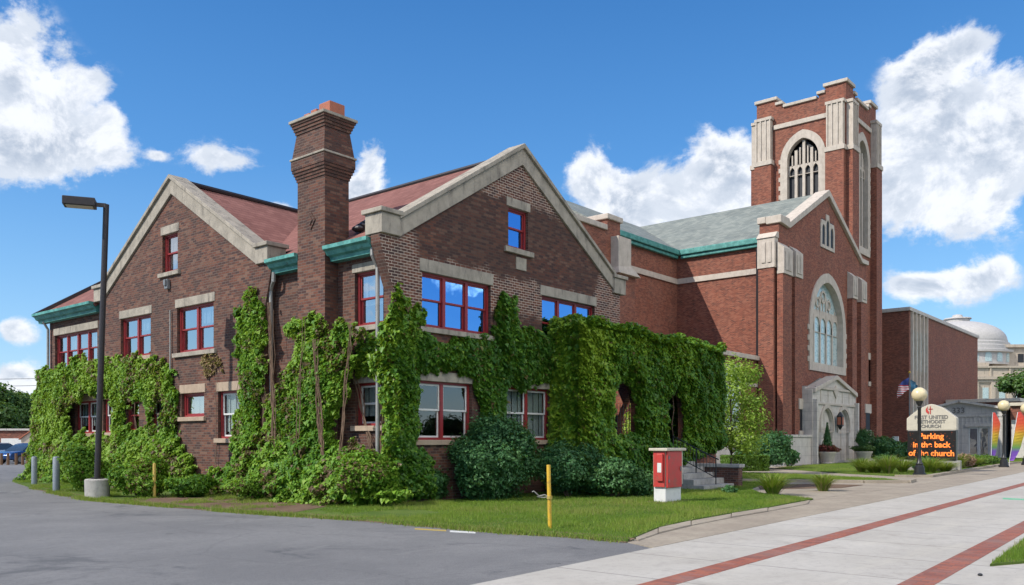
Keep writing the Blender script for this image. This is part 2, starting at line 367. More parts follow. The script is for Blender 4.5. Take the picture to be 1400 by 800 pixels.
def leaff(cols, trans=.35, rough=.5):
    def f(t, b):
        a = t.n.new('ShaderNodeAttribute'); a.attribute_name = 'tint'
        c = t.ramp(a.outputs['Fac'], cols)
        t.link(c, b.inputs['Base Color'])
        tb = t.n.new('ShaderNodeBsdfTranslucent'); t.link(t.mix(.6, c, (.34, .46, .03)), tb.inputs['Color'])
        mx = t.n.new('ShaderNodeMixShader'); mx.inputs[0].default_value = trans
        t.l.new(b.outputs[0], mx.inputs[1]); t.l.new(tb.outputs[0], mx.inputs[2]); t.l.new(mx.outputs[0], t.n['Material Output'].inputs['Surface'])
    return f
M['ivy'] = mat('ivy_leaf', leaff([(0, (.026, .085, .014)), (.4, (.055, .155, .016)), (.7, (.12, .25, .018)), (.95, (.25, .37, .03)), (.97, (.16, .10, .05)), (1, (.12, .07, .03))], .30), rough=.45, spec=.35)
M['ivy_wild'] = mat('wild_vine_leaf', leaff([(0, (.030, .085, .016)), (.4, (.062, .17, .014)), (.72, (.13, .27, .018)), (.88, (.22, .35, .04)), (.90, (.17, .10, .05)), (1, (.11, .07, .04))], .30), rough=.55, spec=.3)
M['ivy_dry'] = mat('dry_vine_leaf', leaff([(0, (.14, .08, .04)), (.5, (.22, .14, .06)), (1, (.22, .22, .06))], .2), rough=.7)
M['yew'] = mat('dark_shrub_leaf', leaff([(0, (.022, .075, .028)), (.5, (.042, .135, .042)), (1, (.09, .20, .06))], .18), rough=.5, spec=.35)
M['box_leaf'] = mat('light_hedge_leaf', leaff([(0, (.05, .11, .015)), (.5, (.09, .19, .02)), (1, (.15, .26, .04))], .3), rough=.5)
M['lime_leaf'] = mat('young_tree_leaf', leaff([(0, (.16, .28, .03)), (.5, (.28, .42, .05)), (1, (.40, .52, .10))], .45), rough=.5)
M['tree_leaf'] = mat('tree_leaf', leaff([(0, (.028, .08, .018)), (.5, (.06, .14, .028)), (1, (.11, .20, .045))], .25), rough=.5)
M['flower'] = mat('red_flower', leaff([(0, (.10, .02, .02)), (.6, (.22, .03, .03)), (1, (.10, .10, .03))], .2), rough=.6)
M['pink'] = mat('pink_flower', leaff([(0, (.35, .18, .15)), (.6, (.45, .25, .2)), (1, (.15, .2, .05))], .2), rough=.6)
M['grass'] = mat('grass_blade', leaff([(0, (.085, .16, .016)), (.5, (.14, .23, .028)), (.85, (.20, .27, .04)), (1, (.28, .24, .10))], .3), rough=.55, spec=.25)
M['bark'] = mat('bark', worn((.09, .065, .045), (.05, .04, .03), 10, .8, .02), rough=.9)
M['stem'] = mat('woody_stem', worn((.16, .10, .065), (.10, .07, .05), 10), rough=.9)
def groundf(c0, c1, c2, s1=.6, s2=14, bmp=.01, extra=None, rough=None):
    def f(t, b):
        p = geo(t).outputs['Position']
        c = t.mix(t.ss(t.noise(p, s1, 6, .62), .35, .68), c0, c1)
        c = t.mix(t.m('MULTIPLY', t.ss(t.noise(p, s2, 4, .7), .4, .75), .5), c, c2)
        if extra: c = extra(t, p, c)
        t.link(c, b.inputs['Base Color']); bump(t, b, t.noise(p, s2*5, 5, .7), bmp, .6)
    return f
def asphalt_x(t, p, c):
    sp = t.noise(p, 45, 5, .85); c = t.mix(t.m('MULTIPLY', t.ss(sp, .52, .66), .7), c, (.27, .265, .26)); c = t.mix(t.m('MULTIPLY', t.ss(sp, .47, .36), .6), c, (.07, .07, .072))
    x, y, z = t.sep(p)
    st = t.ss(t.noise(t.comb(t.m('MULTIPLY', x, .5), t.m('MULTIPLY', y, .35), 0), .7, 7, .68, 1.5), .56, .66)
    c = t.mix(t.m('MULTIPLY', st, .6), c, (.062, .064, .070))
    lt = t.ss(t.noise(t.comb(t.m('MULTIPLY', x, .6), t.m('MULTIPLY', y, 1.6), 3), .9, 8, .7, 2), .55, .68); c = t.mix(t.m('MULTIPLY', lt, .45), c, (.21, .205, .20))
    oil = t.ss(t.noise(p, 2.6, 3, .5), .70, .76); c = t.mix(t.m('MULTIPLY', oil, .55), c, (.04, .04, .042))
    v = t.n.new('ShaderNodeTexVoronoi'); v.feature = 'DISTANCE_TO_EDGE'; v.inputs['Scale'].default_value = .33
    nz = t.n.new('ShaderNodeTexNoise'); nz.inputs['Scale'].default_value = 1.5; nz.inputs['Detail'].default_value = 6; t.l.new(p, nz.inputs['Vector'])
    mx = t.n.new('ShaderNodeMix'); mx.data_type = 'VECTOR'; mx.inputs[0].default_value = .3; t.l.new(p, mx.inputs[4]); t.l.new(nz.outputs['Color'], mx.inputs[5]); t.l.new(mx.outputs[1], v.inputs['Vector'])
    crack = t.m('LESS_THAN', v.outputs['Distance'], .006)
    return t.mix(t.m('MULTIPLY', crack, .15), c, (.05, .05, .054))
M['asphalt'] = mat('asphalt', groundf((.145, .142, .143), (.195, .19, .188), (.105, .103, .104), .35, 9, .01, asphalt_x), rough=.85, spec=.3)
def conc_x(t, p, c):
    x, y, z = t.sep(p)
    j = t.m('LESS_THAN', t.m('FRACT', t.m('DIVIDE', t.m('ADD', x, .4), 1.9)), .018)
    c = t.mix(t.m('MULTIPLY', j, .75), c, (.15, .14, .13))
    wn = t.n.new('ShaderNodeTexWhiteNoise'); wn.noise_dimensions = '2D'; t.link(t.comb(t.m('FLOOR', t.m('DIVIDE', t.m('ADD', x, .4), 1.9)), t.m('FLOOR', t.m('MULTIPLY', y, .42)), 0), wn.inputs['Vector'])
    c = t.mix(t.m('MULTIPLY', wn.outputs['Value'], .12), c, (.3, .28, .26))
    c = t.mix(t.m('MULTIPLY', t.ss(t.noise(p, 1.3, 6, .7, 1), .5, .7), .4), c, (.25, .225, .20))
    c = t.mix(t.m('MULTIPLY', t.ss(t.noise(p, 26, 2, .5), .70, .74), .5), c, (.12, .11, .10))
    return t.mix(t.m('MULTIPLY', t.ss(t.noise(t.comb(t.m('MULTIPLY', x, .35), t.m('MULTIPLY', y, 1.4), 0), 1.1, 5, .6, .5), .52, .72), .3), c, (.52, .48, .40))
M['concrete'] = mat('pale_concrete', groundf((.40, .37, .325), (.46, .43, .385), (.30, .275, .245), .5, 8, .003, conc_x), rough=.85, spec=.25)
M['conc_tan'] = mat('old_tan_concrete', groundf((.28, .235, .185), (.35, .30, .235), (.19, .16, .13), .9, 7, .006), rough=.9, spec=.2)
M['conc_step'] = mat('step_concrete', groundf((.30, .29, .27), (.42, .40, .37), (.17, .16, .15), 1.2, 7, .004), rough=.9, spec=.2)
def paver(t, b):
    p = geo(t).outputs['Position']; x, y, z = t.sep(p)
    ux = t.m('DIVIDE', x, .105); uy = t.m('DIVIDE', y, .21); cx = t.m('FLOOR', ux); cy = t.m('FLOOR', t.m('ADD', uy, t.m('MULTIPLY', t.m('MODULO', cx, 2), .5)))
    wn = t.n.new('ShaderNodeTexWhiteNoise'); t.link(t.comb(cx, cy, 0), wn.inputs['Vector'])
    c = t.ramp(wn.outputs['Value'], [(0, (.26, .075, .045)), (.35, (.33, .105, .06)), (.7, (.20, .065, .045)), (1, (.30, .12, .09))])
    fa = t.m('MAXIMUM', t.m('LESS_THAN', t.m('FRACT', ux), .09), t.m('LESS_THAN', t.m('FRACT', t.m('ADD', uy, t.m('MULTIPLY', t.m('MODULO', cx, 2), .5))), .05))
    c = t.mix(t.m('MULTIPLY', fa, .8), c, (.10, .075, .065)); c = t.mix(t.m('MULTIPLY', t.ss(t.noise(p, 1.1, 5), .45, .7), .6), c, (.22, .14, .12)); t.link(c, b.inputs['Base Color'])
M['paver'] = mat('red_brick_pavers', paver, rough=.85)
M['lawn'] = mat('lawn_soil', groundf((.065, .115, .02), (.10, .15, .03), (.14, .13, .06), .8, 6, .02), rough=.95, spec=.1)
M['soil'] = mat('mulch', groundf((.13, .085, .06), (.19, .13, .09), (.07, .05, .04), 1.2, 14, .02), rough=.95, spec=.1)
M['field'] = mat('far_ground', groundf((.10, .13, .05), (.16, .16, .10), (.09, .10, .05), .02, .3, .02), rough=.95, spec=.1)
M['led_off'] = mat('led_panel_black', None, (.012, .010, .010), .35)
def led(t, b): b.inputs['Emission Color'].default_value = (1, .22, .03, 1); b.inputs['Emission Strength'].default_value = .6
M['led_on'] = mat('orange_led_letters', led, (.5, .12, .02), .5)
M['led_dim'] = mat('dim_orange_led', lambda t, b: (setattr(b.inputs['Emission Strength'], 'default_value', .3), setattr(b.inputs['Emission Color'], 'default_value', (1, .14, .02, 1))), (.2, .05, .01), .5)
M['letter'] = mat('grey_letters', None, (.16, .15, .14), .5)
M['letter_red'] = mat('red_emblem', None, (.45, .04, .03), .5)
M['car_blue'] = mat('blue_car_paint', worn((.03, .08, .22), (.03, .07, .18), 2), rough=.2, metal=.4)
M['car_silver'] = mat('silver_car_paint', worn((.45, .50, .56), (.40, .44, .5), 2), rough=.2, metal=.5)
M['tyre'] = mat('tyre_rubber', None, (.02, .02, .02), .8)
M['carglass'] = mat('car_glass', None, (.03, .04, .05), .05, 0, .9)
M['headlamp'] = mat('headlamp', None, (.8, .8, .8), .1)
def rainbow(t, b):
    g = t.n.new('ShaderNodeTexCoord'); x, y, z = t.sep(g.outputs['Object'])
    c = t.ramp(t.m('DIVIDE', z, 3.4), [(0, (.22, .06, .40)), (.28, (.18, .08, .42)), (.36, (.15, .35, .08)), (.50, (.55, .42, .03)), (.62, (.60, .36, .03)), (.70, (.58, .18, .03)), (.82, (.55, .08, .03)), (1, (.5, .05, .04))])
    t.link(c, b.inputs['Base Color'])
M['rainbow'] = mat('rainbow_fabric', rainbow, rough=.8)
def usflag(t, b):
    g = t.n.new('ShaderNodeTexCoord'); x, y, z = t.sep(g.outputs['Object'])
    s = t.m('GREATER_THAN', t.m('FRACT', t.m('MULTIPLY', z, 13/1.1/2)), .5)
    c = t.mix(s, (.5, .03, .04), (.7, .7, .7))
    cn = t.m('MULTIPLY', t.m('GREATER_THAN', z, -.59), t.m('LESS_THAN', x, .75))
    t.link(t.mix(cn, c, (.03, .05, .2)), b.inputs['Base Color'])
M['usflag'] = mat('striped_flag_cloth', usflag, rough=.8)
M['blueflag'] = mat('blue_flag_cloth', worn((.05, .18, .28), (.3, .3, .3), 2, .5), rough=.8)

# ---------------------------------------------------------------- foliage helpers
def vnoise(p, scale, seed=0):
    p = np.asarray(p)*scale; i = np.floor(p).astype(np.int64); f = p-i; f = f*f*(3-2*f); out = 0
    for c in np.ndindex(*(2,)*p.shape[1]):
        q = i+np.array(c); h = np.zeros(len(p), dtype=np.int64)+seed*7919
        for k in range(p.shape[1]): h = (h ^ (q[:, k]*(73856093, 19349663, 83492791)[k])) & 0x7fffffff
        h = (h*1103515245+12345) & 0x7fffffff; h = ((h >> 8) ^ h)*2654435761 & 0x7fffffff
        w_ = np.ones(len(p))
        for k in range(p.shape[1]): w_ = w_*(f[:, k] if c[k] else 1-f[:, k])
        out = out+w_*(h/0x7fffffff)
    return out
def unit(v): return v/np.maximum(np.linalg.norm(v, axis=1, keepdims=True), 1e-9)
def leaf_mesh(name, P_, N_, T_, size, tint, material, parent=None, wide=.8, fold=.25, shape='ivy', label=None):
    n = len(P_); N_ = unit(N_); T_ = unit(T_-N_*np.sum(T_*N_, 1, keepdims=True)); B_ = np.cross(N_, T_); s_ = size[:, None]
    if shape == 'ivy':      # lobed five-point leaf
        prof = [(-.45, 0, 0), (-.28, .55, fold*.6), (.12, .36, fold*.5), (.62, 0, -.08), (.12, -.36, fold*.5), (-.28, -.55, fold*.6)]
        tris = [(0, 1, 2), (0, 2, 3), (0, 3, 4), (0, 4, 5)]
    else:
        prof = [(-.5, 0, 0), (0, .5*wide, fold), (.6, 0, -.1), (0, -.5*wide, fold)]; tris = [(0, 1, 2), (0, 2, 3)]
    k = len(prof); V = np.empty((n, k, 3))
    for j, (a, b, c) in enumerate(prof): V[:, j] = P_+(T_*a+B_*b+N_*c)*s_
    Fc = (np.arange(n)[:, None, None]*k+np.array(tris)[None]).reshape(-1)
    nf = n*len(tris)
    me = bpy.data.meshes.new(name); me.vertices.add(n*k); me.vertices.foreach_set('co', V.reshape(-1))
    me.loops.add(nf*3); me.loops.foreach_set('vertex_index', Fc.astype(np.int32))
    me.polygons.add(nf); me.polygons.foreach_set('loop_start', np.arange(0, nf*3, 3, dtype=np.int32)); me.polygons.foreach_set('loop_total', np.full(nf, 3, dtype=np.int32))
    at_ = me.attributes.new('tint', 'FLOAT', 'POINT'); at_.data.foreach_set('value', np.repeat(np.clip(tint, 0, 1), k).astype(np.float32))
    me.update(calc_edges=True); me.materials.append(material)
    o = bpy.data.objects.new(name, me); COL.objects.link(o)
    if parent is not None: o.parent = parent; o.matrix_parent_inverse = chain(parent).inverted()
    return o
def inpoly(a, z, poly):
    c = np.zeros(len(a), bool); n = len(poly)
    for i in range(n):
        x0, y0 = poly[i]; x1, y1 = poly[(i+1) % n]
        if y0 == y1: continue
        c ^= ((y0 > z) != (y1 > z)) & (a < (x1-x0)*(z-y0)/(y1-y0)+x0)
    return c
def edged(a, z, poly):
    d = np.full(len(a), 1e9); n = len(poly)
    for i in range(n):
        x0, y0 = poly[i]; x1, y1 = poly[(i+1) % n]; L = (x1-x0)**2+(y1-y0)**2+1e-9
        t = np.clip(((a-x0)*(x1-x0)+(z-y0)*(y1-y0))/L, 0, 1); d = np.minimum(d, np.hypot(a-x0-t*(x1-x0), z-y0-t*(y1-y0)))
    return d
def ivy_on(thing, ax, c, poly, holes=(), T=.22, dens=1000, size=.105, mat_='ivy', foot=0, seed=1, ragged=.22, bright=.5, name='foliage', px=True, light_grad=None, neat=False):
    if px: poly = [wp(ax, c, *q) for q in poly]; holes = [[wp(ax, c, *q) for q in h] for h in holes]
    a_ = [p[0] for p in poly]; z_ = [p[1] for p in poly]; A0, A1, Z0, Z1 = min(a_)-.2, max(a_)+.2, max(min(z_), -.05), max(z_)+.2
    g = np.random.default_rng(seed); n = int((A1-A0)*(Z1-Z0)*dens); a = g.uniform(A0, A1, n); z = g.uniform(Z0, Z1, n)
    p2 = np.stack([a, z], 1)
    ja = a+(vnoise(p2, 2.5, seed)-.5)*ragged*2+(vnoise(p2, 7, seed+1)-.5)*ragged*1.4; jz = z+(vnoise(p2, 2.5, seed+2)-.5)*ragged*2+(vnoise(p2, 7, seed+3)-.5)*ragged*1.6
    k = inpoly(ja, jz, poly)
    e = edged(ja, jz, poly)
    for h in holes:
        k &= ~inpoly(ja, jz, h); e = np.minimum(e, edged(ja, jz, h))
    lump = .55*vnoise(p2, 1.6, seed+4)+.45*vnoise(p2, 4.5, seed+5)
    k &= (lump+e*(.75 if mat_ == 'ivy_wild' else 1.2) > (.36 if mat_ == 'ivy_wild' else .27))
    a, z, e, lump = a[k], z[k], e[k], lump[k]; n = len(a)
    th = T*np.clip(.25+e/.45, .25, 1)*(.35+1.3*lump)+foot*np.clip(1-z/2.0, 0, 1)*np.clip(.3+e/.6, .3, 1)*(.5+lump)
    dep = th*np.sqrt(g.uniform(0, 1, n))
    dep = np.where(g.uniform(0, 1, n) < .04, dep+g.uniform(0, .12, n), dep)
    if ax == 'Y': P_ = np.stack([a, c-dep, z], 1); N0 = np.array([0, -1., 0]); side = np.array([1., 0, 0])
    else: P_ = np.stack([c-dep, a, z], 1); N0 = np.array([-1., 0, 0]); side = np.array([0, 1., 0])
    jit = .24 if neat else .36; N_ = N0*.7+np.array([0, 0, .72])+g.normal(0, jit, (n, 3)); T_ = np.array([0, 0, -1.])+g.normal(0, jit*1.1, (n, 3))
    sz = size*np.clip(g.lognormal(-.1, .36, n), .4, 1.9)
    big = vnoise(np.stack([a, z], 1), .9, seed+9)
    LIM = .94 if mat_ == 'ivy' else .87
    tint = np.clip(bright*.75+(.55 if mat_ == 'ivy_wild' else .42)*(big-.5)+g.normal(0, .15, n), 0, LIM)
    if light_grad: tint = np.clip(tint+light_grad[2]*np.clip((light_grad[1]-a)/(light_grad[1]-light_grad[0]), 0, 1)+.22*np.clip((z-4.3)/.9, 0, 1), 0, LIM)  # leaf tint raised towards the left and top, standing in for light
    dead = vnoise(np.stack([a, z], 1), 2.2, seed+11)
    dd = g.uniform(0, 1, n) < np.where(dead > .64, .45 if mat_ == 'ivy_wild' else .05, .012); tint[dd] = g.uniform(.96, 1, dd.sum())
    return leaf_mesh(name, P_, N_, T_, sz, tint, M[mat_], thing)
def blob_leaves(name, lumps, n, size, mat_, parent, seed=1, shape='oval', up=.45, droop=0, zmin=.02, hollow=.55, bright=.5, fold=.25, wide=.7):
    g = np.random.default_rng(seed); vol = np.array([(l[3]*l[4]*l[5])**(2/3) for l in lumps]); idx = g.choice(len(lumps), n, p=vol/vol.sum())
    L = np.array(lumps)[idx]; d = unit(g.normal(0, 1, (n, 3)))
    rr = hollow+(1-hollow)*np.sqrt(g.uniform(0, 1, n)); nz = vnoise(L[:, :3]*1.3+d*2.6, 1.6, seed)
    rr = rr*(.66+.62*nz); sp = (g.uniform(0, 1, n) < .12)&(vnoise(L[:, :3]+d*4, 2.3, seed+8) > .55); rr = np.where(sp, rr*g.uniform(1.05, 1.35, n), rr)
    P_ = L[:, :3]+d*L[:, 3:6]*rr[:, None]; k = P_[:, 2] > zmin; P_, d, nz = P_[k], d[k], nz[k]; n = len(P_)
    N_ = d*.8+np.array([0, 0, up])+g.normal(0, .4, (n, 3)); T_ = d*.5+np.array([0, 0, -droop])+g.normal(0, .6, (n, 3))
    tint = np.clip(bright+.5*(vnoise(P_, 1.1/np.cbrt(vol.mean()), seed+3)-.5)+g.normal(0, .14, n), 0, 1)
    return leaf_mesh(name, P_, N_, T_, size*g.uniform(.6, 1.35, n), tint, M[mat_], parent, wide, fold, shape)
def lumps_for(cx, cy, cz, rx, ry, rz, k, seed, s=.5):
    g = np.random.default_rng(seed); out = [(cx, cy, cz, rx*.72, ry*.72, rz*.75)]
    for i in range(k):
        d = g.normal(0, 1, 3); d /= np.linalg.norm(d)
        if d[2] < -.5: d[2] *= -1
        f = g.uniform(.5, .72); q = s*g.uniform(.7, 1.15)
        out.append((cx+d[0]*rx*f, cy+d[1]*ry*f, cz+d[2]*rz*f, rx*q, ry*q, rz*q))
    return out
def shrub(name, label, cat, x, y, rx, ry, h, n, size, mat_, seed, group=None, k=9, shape='oval', bright=.5, zc=None, up=.45):
    t = empty(name, (x, y, 0), label, cat, group)
    blob_leaves('foliage', lumps_for(x, y, (zc if zc is not None else h*.48), rx, ry, h*.52, k, seed), n, size, mat_, t, seed, shape, bright=bright, up=up)
    m = MB(); g = random.Random(seed)
    for i in range(5): m.tube([(x+g.uniform(-.1, .1), y+g.uniform(-.1, .1), -.02), (x+g.uniform(-.5, .5)*rx, y+g.uniform(-.5, .5)*ry, h*.6)], [.025, .008], 6)
    m.build('stem', M['stem'], t); return t
def blades(name, P2, h, wd, tint, material, parent=None, z0=0, lean=.35, seed=1, curve=False):
    g = np.random.default_rng(seed); n = len(P2); a = g.uniform(0, 2*np.pi, n); le = np.abs(g.normal(0, lean, n))*h
    l = g.uniform(0, 2*np.pi, n); sx, sy = np.cos(a)*wd/2, np.sin(a)*wd/2
    V = np.empty((n, 3, 3)); V[:, 0] = np.stack([P2[:, 0]-sx, P2[:, 1]-sy, np.full(n, z0)], 1); V[:, 1] = np.stack([P2[:, 0]+sx, P2[:, 1]+sy, np.full(n, z0)], 1)
    V[:, 2] = np.stack([P2[:, 0]+np.cos(l)*le, P2[:, 1]+np.sin(l)*le, z0+h], 1)
    me = bpy.data.meshes.new(name); me.vertices.add(n*3); me.vertices.foreach_set('co', V.reshape(-1))
    me.loops.add(n*3); me.loops.foreach_set('vertex_index', np.arange(n*3, dtype=np.int32)); me.polygons.add(n)
    me.polygons.foreach_set('loop_start', np.arange(0, n*3, 3, dtype=np.int32)); me.polygons.foreach_set('loop_total', np.full(n, 3, dtype=np.int32))
    at_ = me.attributes.new('tint', 'FLOAT', 'POINT'); at_.data.foreach_set('value', np.repeat(np.clip(tint, 0, 1), 3).astype(np.float32))
    me.update(calc_edges=True); me.materials.append(material); o = bpy.data.objects.new(name, me); COL.objects.link(o)
    if parent is not None: o.parent = parent; o.matrix_parent_inverse = chain(parent).inverted()
    return o

# ---------------------------------------------------------------- ground, pavements, lawns
def sheet(name, pts, z, m, kind='structure', label=None):
    b = MB(); b.prism(pts, z-.3, z); o = b.build(name, m); tag(o, kind=kind, label=label); return o
b = MB(); b.box(-900, 2500, -1500, 2500, -1.0, -.03); tag(b.build('ground', M['field']), kind='structure')
PE = lambda x: 6.72+.034*(x-5)                           # edge of the wide walk
lawn_edge = [gp(*q) for q in [(858, 742), (800, 736), (690, 729), (560, 718), (480, 711), (350, 703), (250, 695), (120, 684), (45, 668)]]
park = [(-90, -60), (-90, 190), (60, 190), (60, 60), (13.2, 44)]+lawn_edge[::-1]+[(11.7, PE(11.7)), (-90, PE(-90))]
sheet('parking_lot', [(-90, 190), (90, 190), (90, 60), (40, 38.4), (15.0, 38.3), (13.6, 38.1)]+lawn_edge[::-1]+[(11.7, PE(11.7)), (-90, PE(-90))], 0, M['asphalt'])
sheet('road', [(-90, -60), (400, -60), (400, -7), (-90, -7)], -.002, M['asphalt'])
sheet('pavement', [(-90, -7), (260, -7), (260, PE(260)), (-90, PE(-90))], .006, M['concrete'])
def bandp(x0, x1, y0, wd, sl=.031): return [(x0, y0+sl*(x0-11)), (x1, y0+sl*(x1-11)), (x1, y0+wd+sl*(x1-11)), (x0, y0+wd+sl*(x0-11))]
for yy in (5.03, 2.64):
    o = sheet('paver_band', bandp(-60, 200, yy, .345), .010, M['paver'])
front_lawn = lawn_edge+[(13.6, 38.1), (15.0, 38.3), (32, 38.3), (32, 13.8), (27.5, 12.5), gp(1040, 676), gp(1112, 684), gp(1050, 696), gp(1000, 704), gp(945, 714), gp(900, 724)]
sheet('lawn', front_lawn, .05, M['lawn'])
# worn old kerb and gutter between lawn and walk
sheet('kerb', [(11.75, PE(11.7)), gp(858, 742), gp(900, 724), gp(945, 714), gp(1000, 704), gp(1050, 696), gp(1112, 684), gp(1150, 677), gp(1240, 665), (60, 9.6), (60, PE(60))], .012, M['conc_tan'])
kr = MB()
kl = [gp(872, 741), gp(900, 731), gp(945, 720), gp(1000, 709), gp(1050, 700.5), gp(1105, 690)]
ki = [gp(868, 737), gp(900, 724), gp(945, 714), gp(1000, 704), gp(1050, 696), gp(1108, 685)]
for i in range(len(kl)-1):
    q = [kl[i], kl[i+1], ki[i+1], ki[i]]; cx = sum(p[0] for p in q)/4; cy = sum(p[1] for p in q)/4
    q = [(cx+(p[0]-cx)*.985, cy+(p[1]-cy)*.985) for p in q]; kr.prism(q, -.05, .035+.008*(i % 2))
tag(kr.build('kerb', M['conc_tan'], bevel=.015), kind='structure')
# church forecourt: lawns, walks and beds
sheet('path', [(32.01, 13.8), (32.01, 24), (110, 24), (110, 9.9), (60, 9.5), gp(1240, 666), gp(1150, 678), gp(1112, 684.5), gp(1038, 676.5), (27.4, 12.5)], .016, M['conc_tan'])
def polylawn(q, z=.05): pts = [gp(*p) for p in q]; sheet('lawn', pts, z, M['lawn']); return pts
l2 = polylawn([(1004, 647), (1060, 649), (1130, 652), (1210, 656), (1236, 659.5), (1180, 660), (1100, 659), (1000, 658)])
l3 = polylawn([(1060, 641), (1110, 636.5), (1160, 633.5), (1300, 629), (1400, 626), (1480, 625), (1480, 630), (1385, 633), (1330, 642), (1270, 652), (1225, 652), (1150, 648)])
l4 = [(12.9, 2.45), (16, 2.60), (200, 8.3), (200, -5.2), (40, -5.2), (14.6, 1.6)]
sheet('lawn', l4, .04, M['lawn'])
sheet('bare_soil', [gp(*q) for q in [(400, 704), (350, 702), (250, 694), (165, 687.5)]]+[(12.6, 24.5), (13.6, 21), (13.9, 17.5)], .056, M['soil'])
def kerbline(pts, wd, z1, m=M['conc_tan']):
    b = MB()
    for i in range(len(pts)-1):
        p, q = Vector((*pts[i], 0)), Vector((*pts[i+1], 0)); t = (q-p).normalized(); nn = Vector((-t.y, t.x, 0))*wd/2; p = p+t*.004; q = q-t*.004
        b.prism([tuple((p-nn).xy), tuple((q-nn).xy), tuple((q+nn).xy), tuple((p+nn).xy)], -.05, z1)
    return tag(b.build('kerb', m), kind='structure')
kerbline([gp(*q) for q in [(1000, 659), (1100, 660), (1180, 661), (1240, 661), (1248, 659)]], .28, .13)
kerbline([gp(*q) for q in [(1225, 653), (1270, 653), (1330, 643), (1385, 634), (1470, 630)]], .30, .12)
sheet('planting_bed', [gp(*q) for q in [(1040, 670), (1150, 668), (1180, 664), (1110, 662.5), (1035, 664)]], .03, M['soil'])
# far side walk to the doors
sheet('path', [gp(*q) for q in [(1004, 644), (1100, 634.5), (1170, 631), (1170, 628), (1120, 630), (1000, 639)]], .045, M['concrete'])

# ---------------------------------------------------------------- windows
def window(parent, ax, c, a0, a1, z0, z1, n=1, fm='red_paint', sm=None, gm='glass', rec=.13, curtain=None, double=True, fw=.075, mw=.11):
    a0, a1 = min(a0, a1), max(a0, a1); sm = sm or fm
    b = MB(); e = .004
    b.bx(ax, c, a0+e, a0+fw, rec-.03, rec+.12, z0+e, z1-e); b.bx(ax, c, a1-fw, a1-e, rec-.03, rec+.12, z0+e, z1-e)
    b.bx(ax, c, a0+fw, a1-fw, rec-.03, rec+.12, z1-fw, z1-e); b.bx(ax, c, a0+fw, a1-fw, rec-.05, rec+.12, z0+e, z0+fw)
    wu = (a1-a0-2*fw-(n-1)*mw)/n
    for i in range(1, n): x = a0+fw+i*wu+(i-1)*mw; b.bx(ax, c, x, x+mw, rec-.03, rec+.12, z0+fw, z1-fw)
    win = b.build('window', M[fm], parent)
    zm = (z0+z1)/2+.02; r = .05
    for i in range(n):
        x0 = a0+fw+i*(wu+mw); x1 = x0+wu; s = MB(); g = MB()
        def sash(zb, zt, d):
            s.bx(ax, c, x0, x0+r, rec+d, rec+d+.035, zb, zt); s.bx(ax, c, x1-r, x1, rec+d, rec+d+.035, zb, zt)
            s.bx(ax, c, x0+r, x1-r, rec+d, rec+d+.035, zt-r, zt); s.bx(ax, c, x0+r, x1-r, rec+d, rec+d+.035, zb, zb+r)
            g.bx(ax, c, x0+r, x1-r, rec+d+.014, rec+d+.022, zb+r, zt-r)
        if double: sash(zm-.02, z1-fw, .01); sash(z0+fw, zm+.02, .05)
        else: sash(z0+fw, z1-fw, .02)
        s.build('sash', M[sm], win); g.build('pane', M[gm], win)
        if curtain and (i % 2 == 0 or curtain > .6):
            cu = MB(); zb = z1-fw-(z1-z0)*curtain; k = 10; pts = []
            for j in range(k+1): pts.append((x0+(x1-x0)*j/k, .02*math.sin(j*2.1)+rec+.125))
            for j in range(k): cu.bx(ax, c, pts[j][0]+.001, pts[j+1][0], pts[j][1], pts[j][1]+.01, zb, z1-fw)
            cu.build('curtain', M['curtain'], win)
    return win
def rect(a0, a1, z0, z1): a0, a1 = min(a0, a1), max(a0, a1); return [(a0, z0), (a1, z0), (a1, z1), (a0, z1)]
def pxr(ax, c, p0, p1, yt, yb):                            # rectangle from bearings at its left side
    a0, zt = wp(ax, c, p0, yt); _, zb = wp(ax, c, p0, yb); a1, _ = wp(ax, c, p1, yt); return (min(a0, a1), max(a0, a1), zb, zt)
def block(parent, name, ax, c, a0, a1, z0, z1, m, proud=.03, dep=.2, bevel=.012):
    b = MB(); b.bx(ax, c, a0, a1, -proud, dep, z0, z1); return b.build(name, M[m], parent, bevel=bevel)

# ================================================================ THE IVY-GROWN BRICK HOUSE
YF, XW, XG = 16.5, 14.9, 14.6
house = empty('brick_house', (20.2, 27, 0), 'old brown brick house with two tall gables, red framed windows and ivy', 'house')
XE, YN = 25.6, 37.7; GY0, GY1, GYM = 21.8, 32.4, 27.1; GXM = 20.1
wins = []   # (axis, plane, rect, n, frame, sash, glass, curtain, double)
def W_(ax, c, p0, p1, yt, yb, n=1, **k): r = pxr(ax, c, p0, p1, yt, yb); wins.append((ax, c, r, n, k)); return r
f1 = W_('Y', YF, 577, 671, 370, 447, 3, gm='glass_sky_tint')
f2 = W_('Y', YF, 741, 813, 403, 478, 3, gm='glass_sky_tint')
f3 = W_('Y', YF, 695, 722, 281, 338, 1, gm='glass_sky_tint')
f4 = W_('Y', YF, 567, 645, 519, 602, 2, sm='white_paint', gm='glass_low')
f5 = W_('Y', YF, 692, 752, 528, 602, 2, sm='white_paint', gm='glass_low', curtain=.95)
s1 = W_('X', XW, 485, 524, 373, 448, 1, curtain=.55)
s2 = W_('X', XW, 486, 521, 524, 583, 1, sm='white_paint', gm='glass_low', curtain=.7)
s3 = W_('X', XW, 366, 382, 537, 587, 1, sm='white_paint', gm='glass_low')
g1 = W_('X', XG, 222, 243, 322, 375, 1, curtain=.8)
g2 = W_('X', XG, 165, 206, 436, 491, 2, curtain=.3)
g3 = W_('X', XG, 242, 292, 421, 484, 2, curtain=.35)
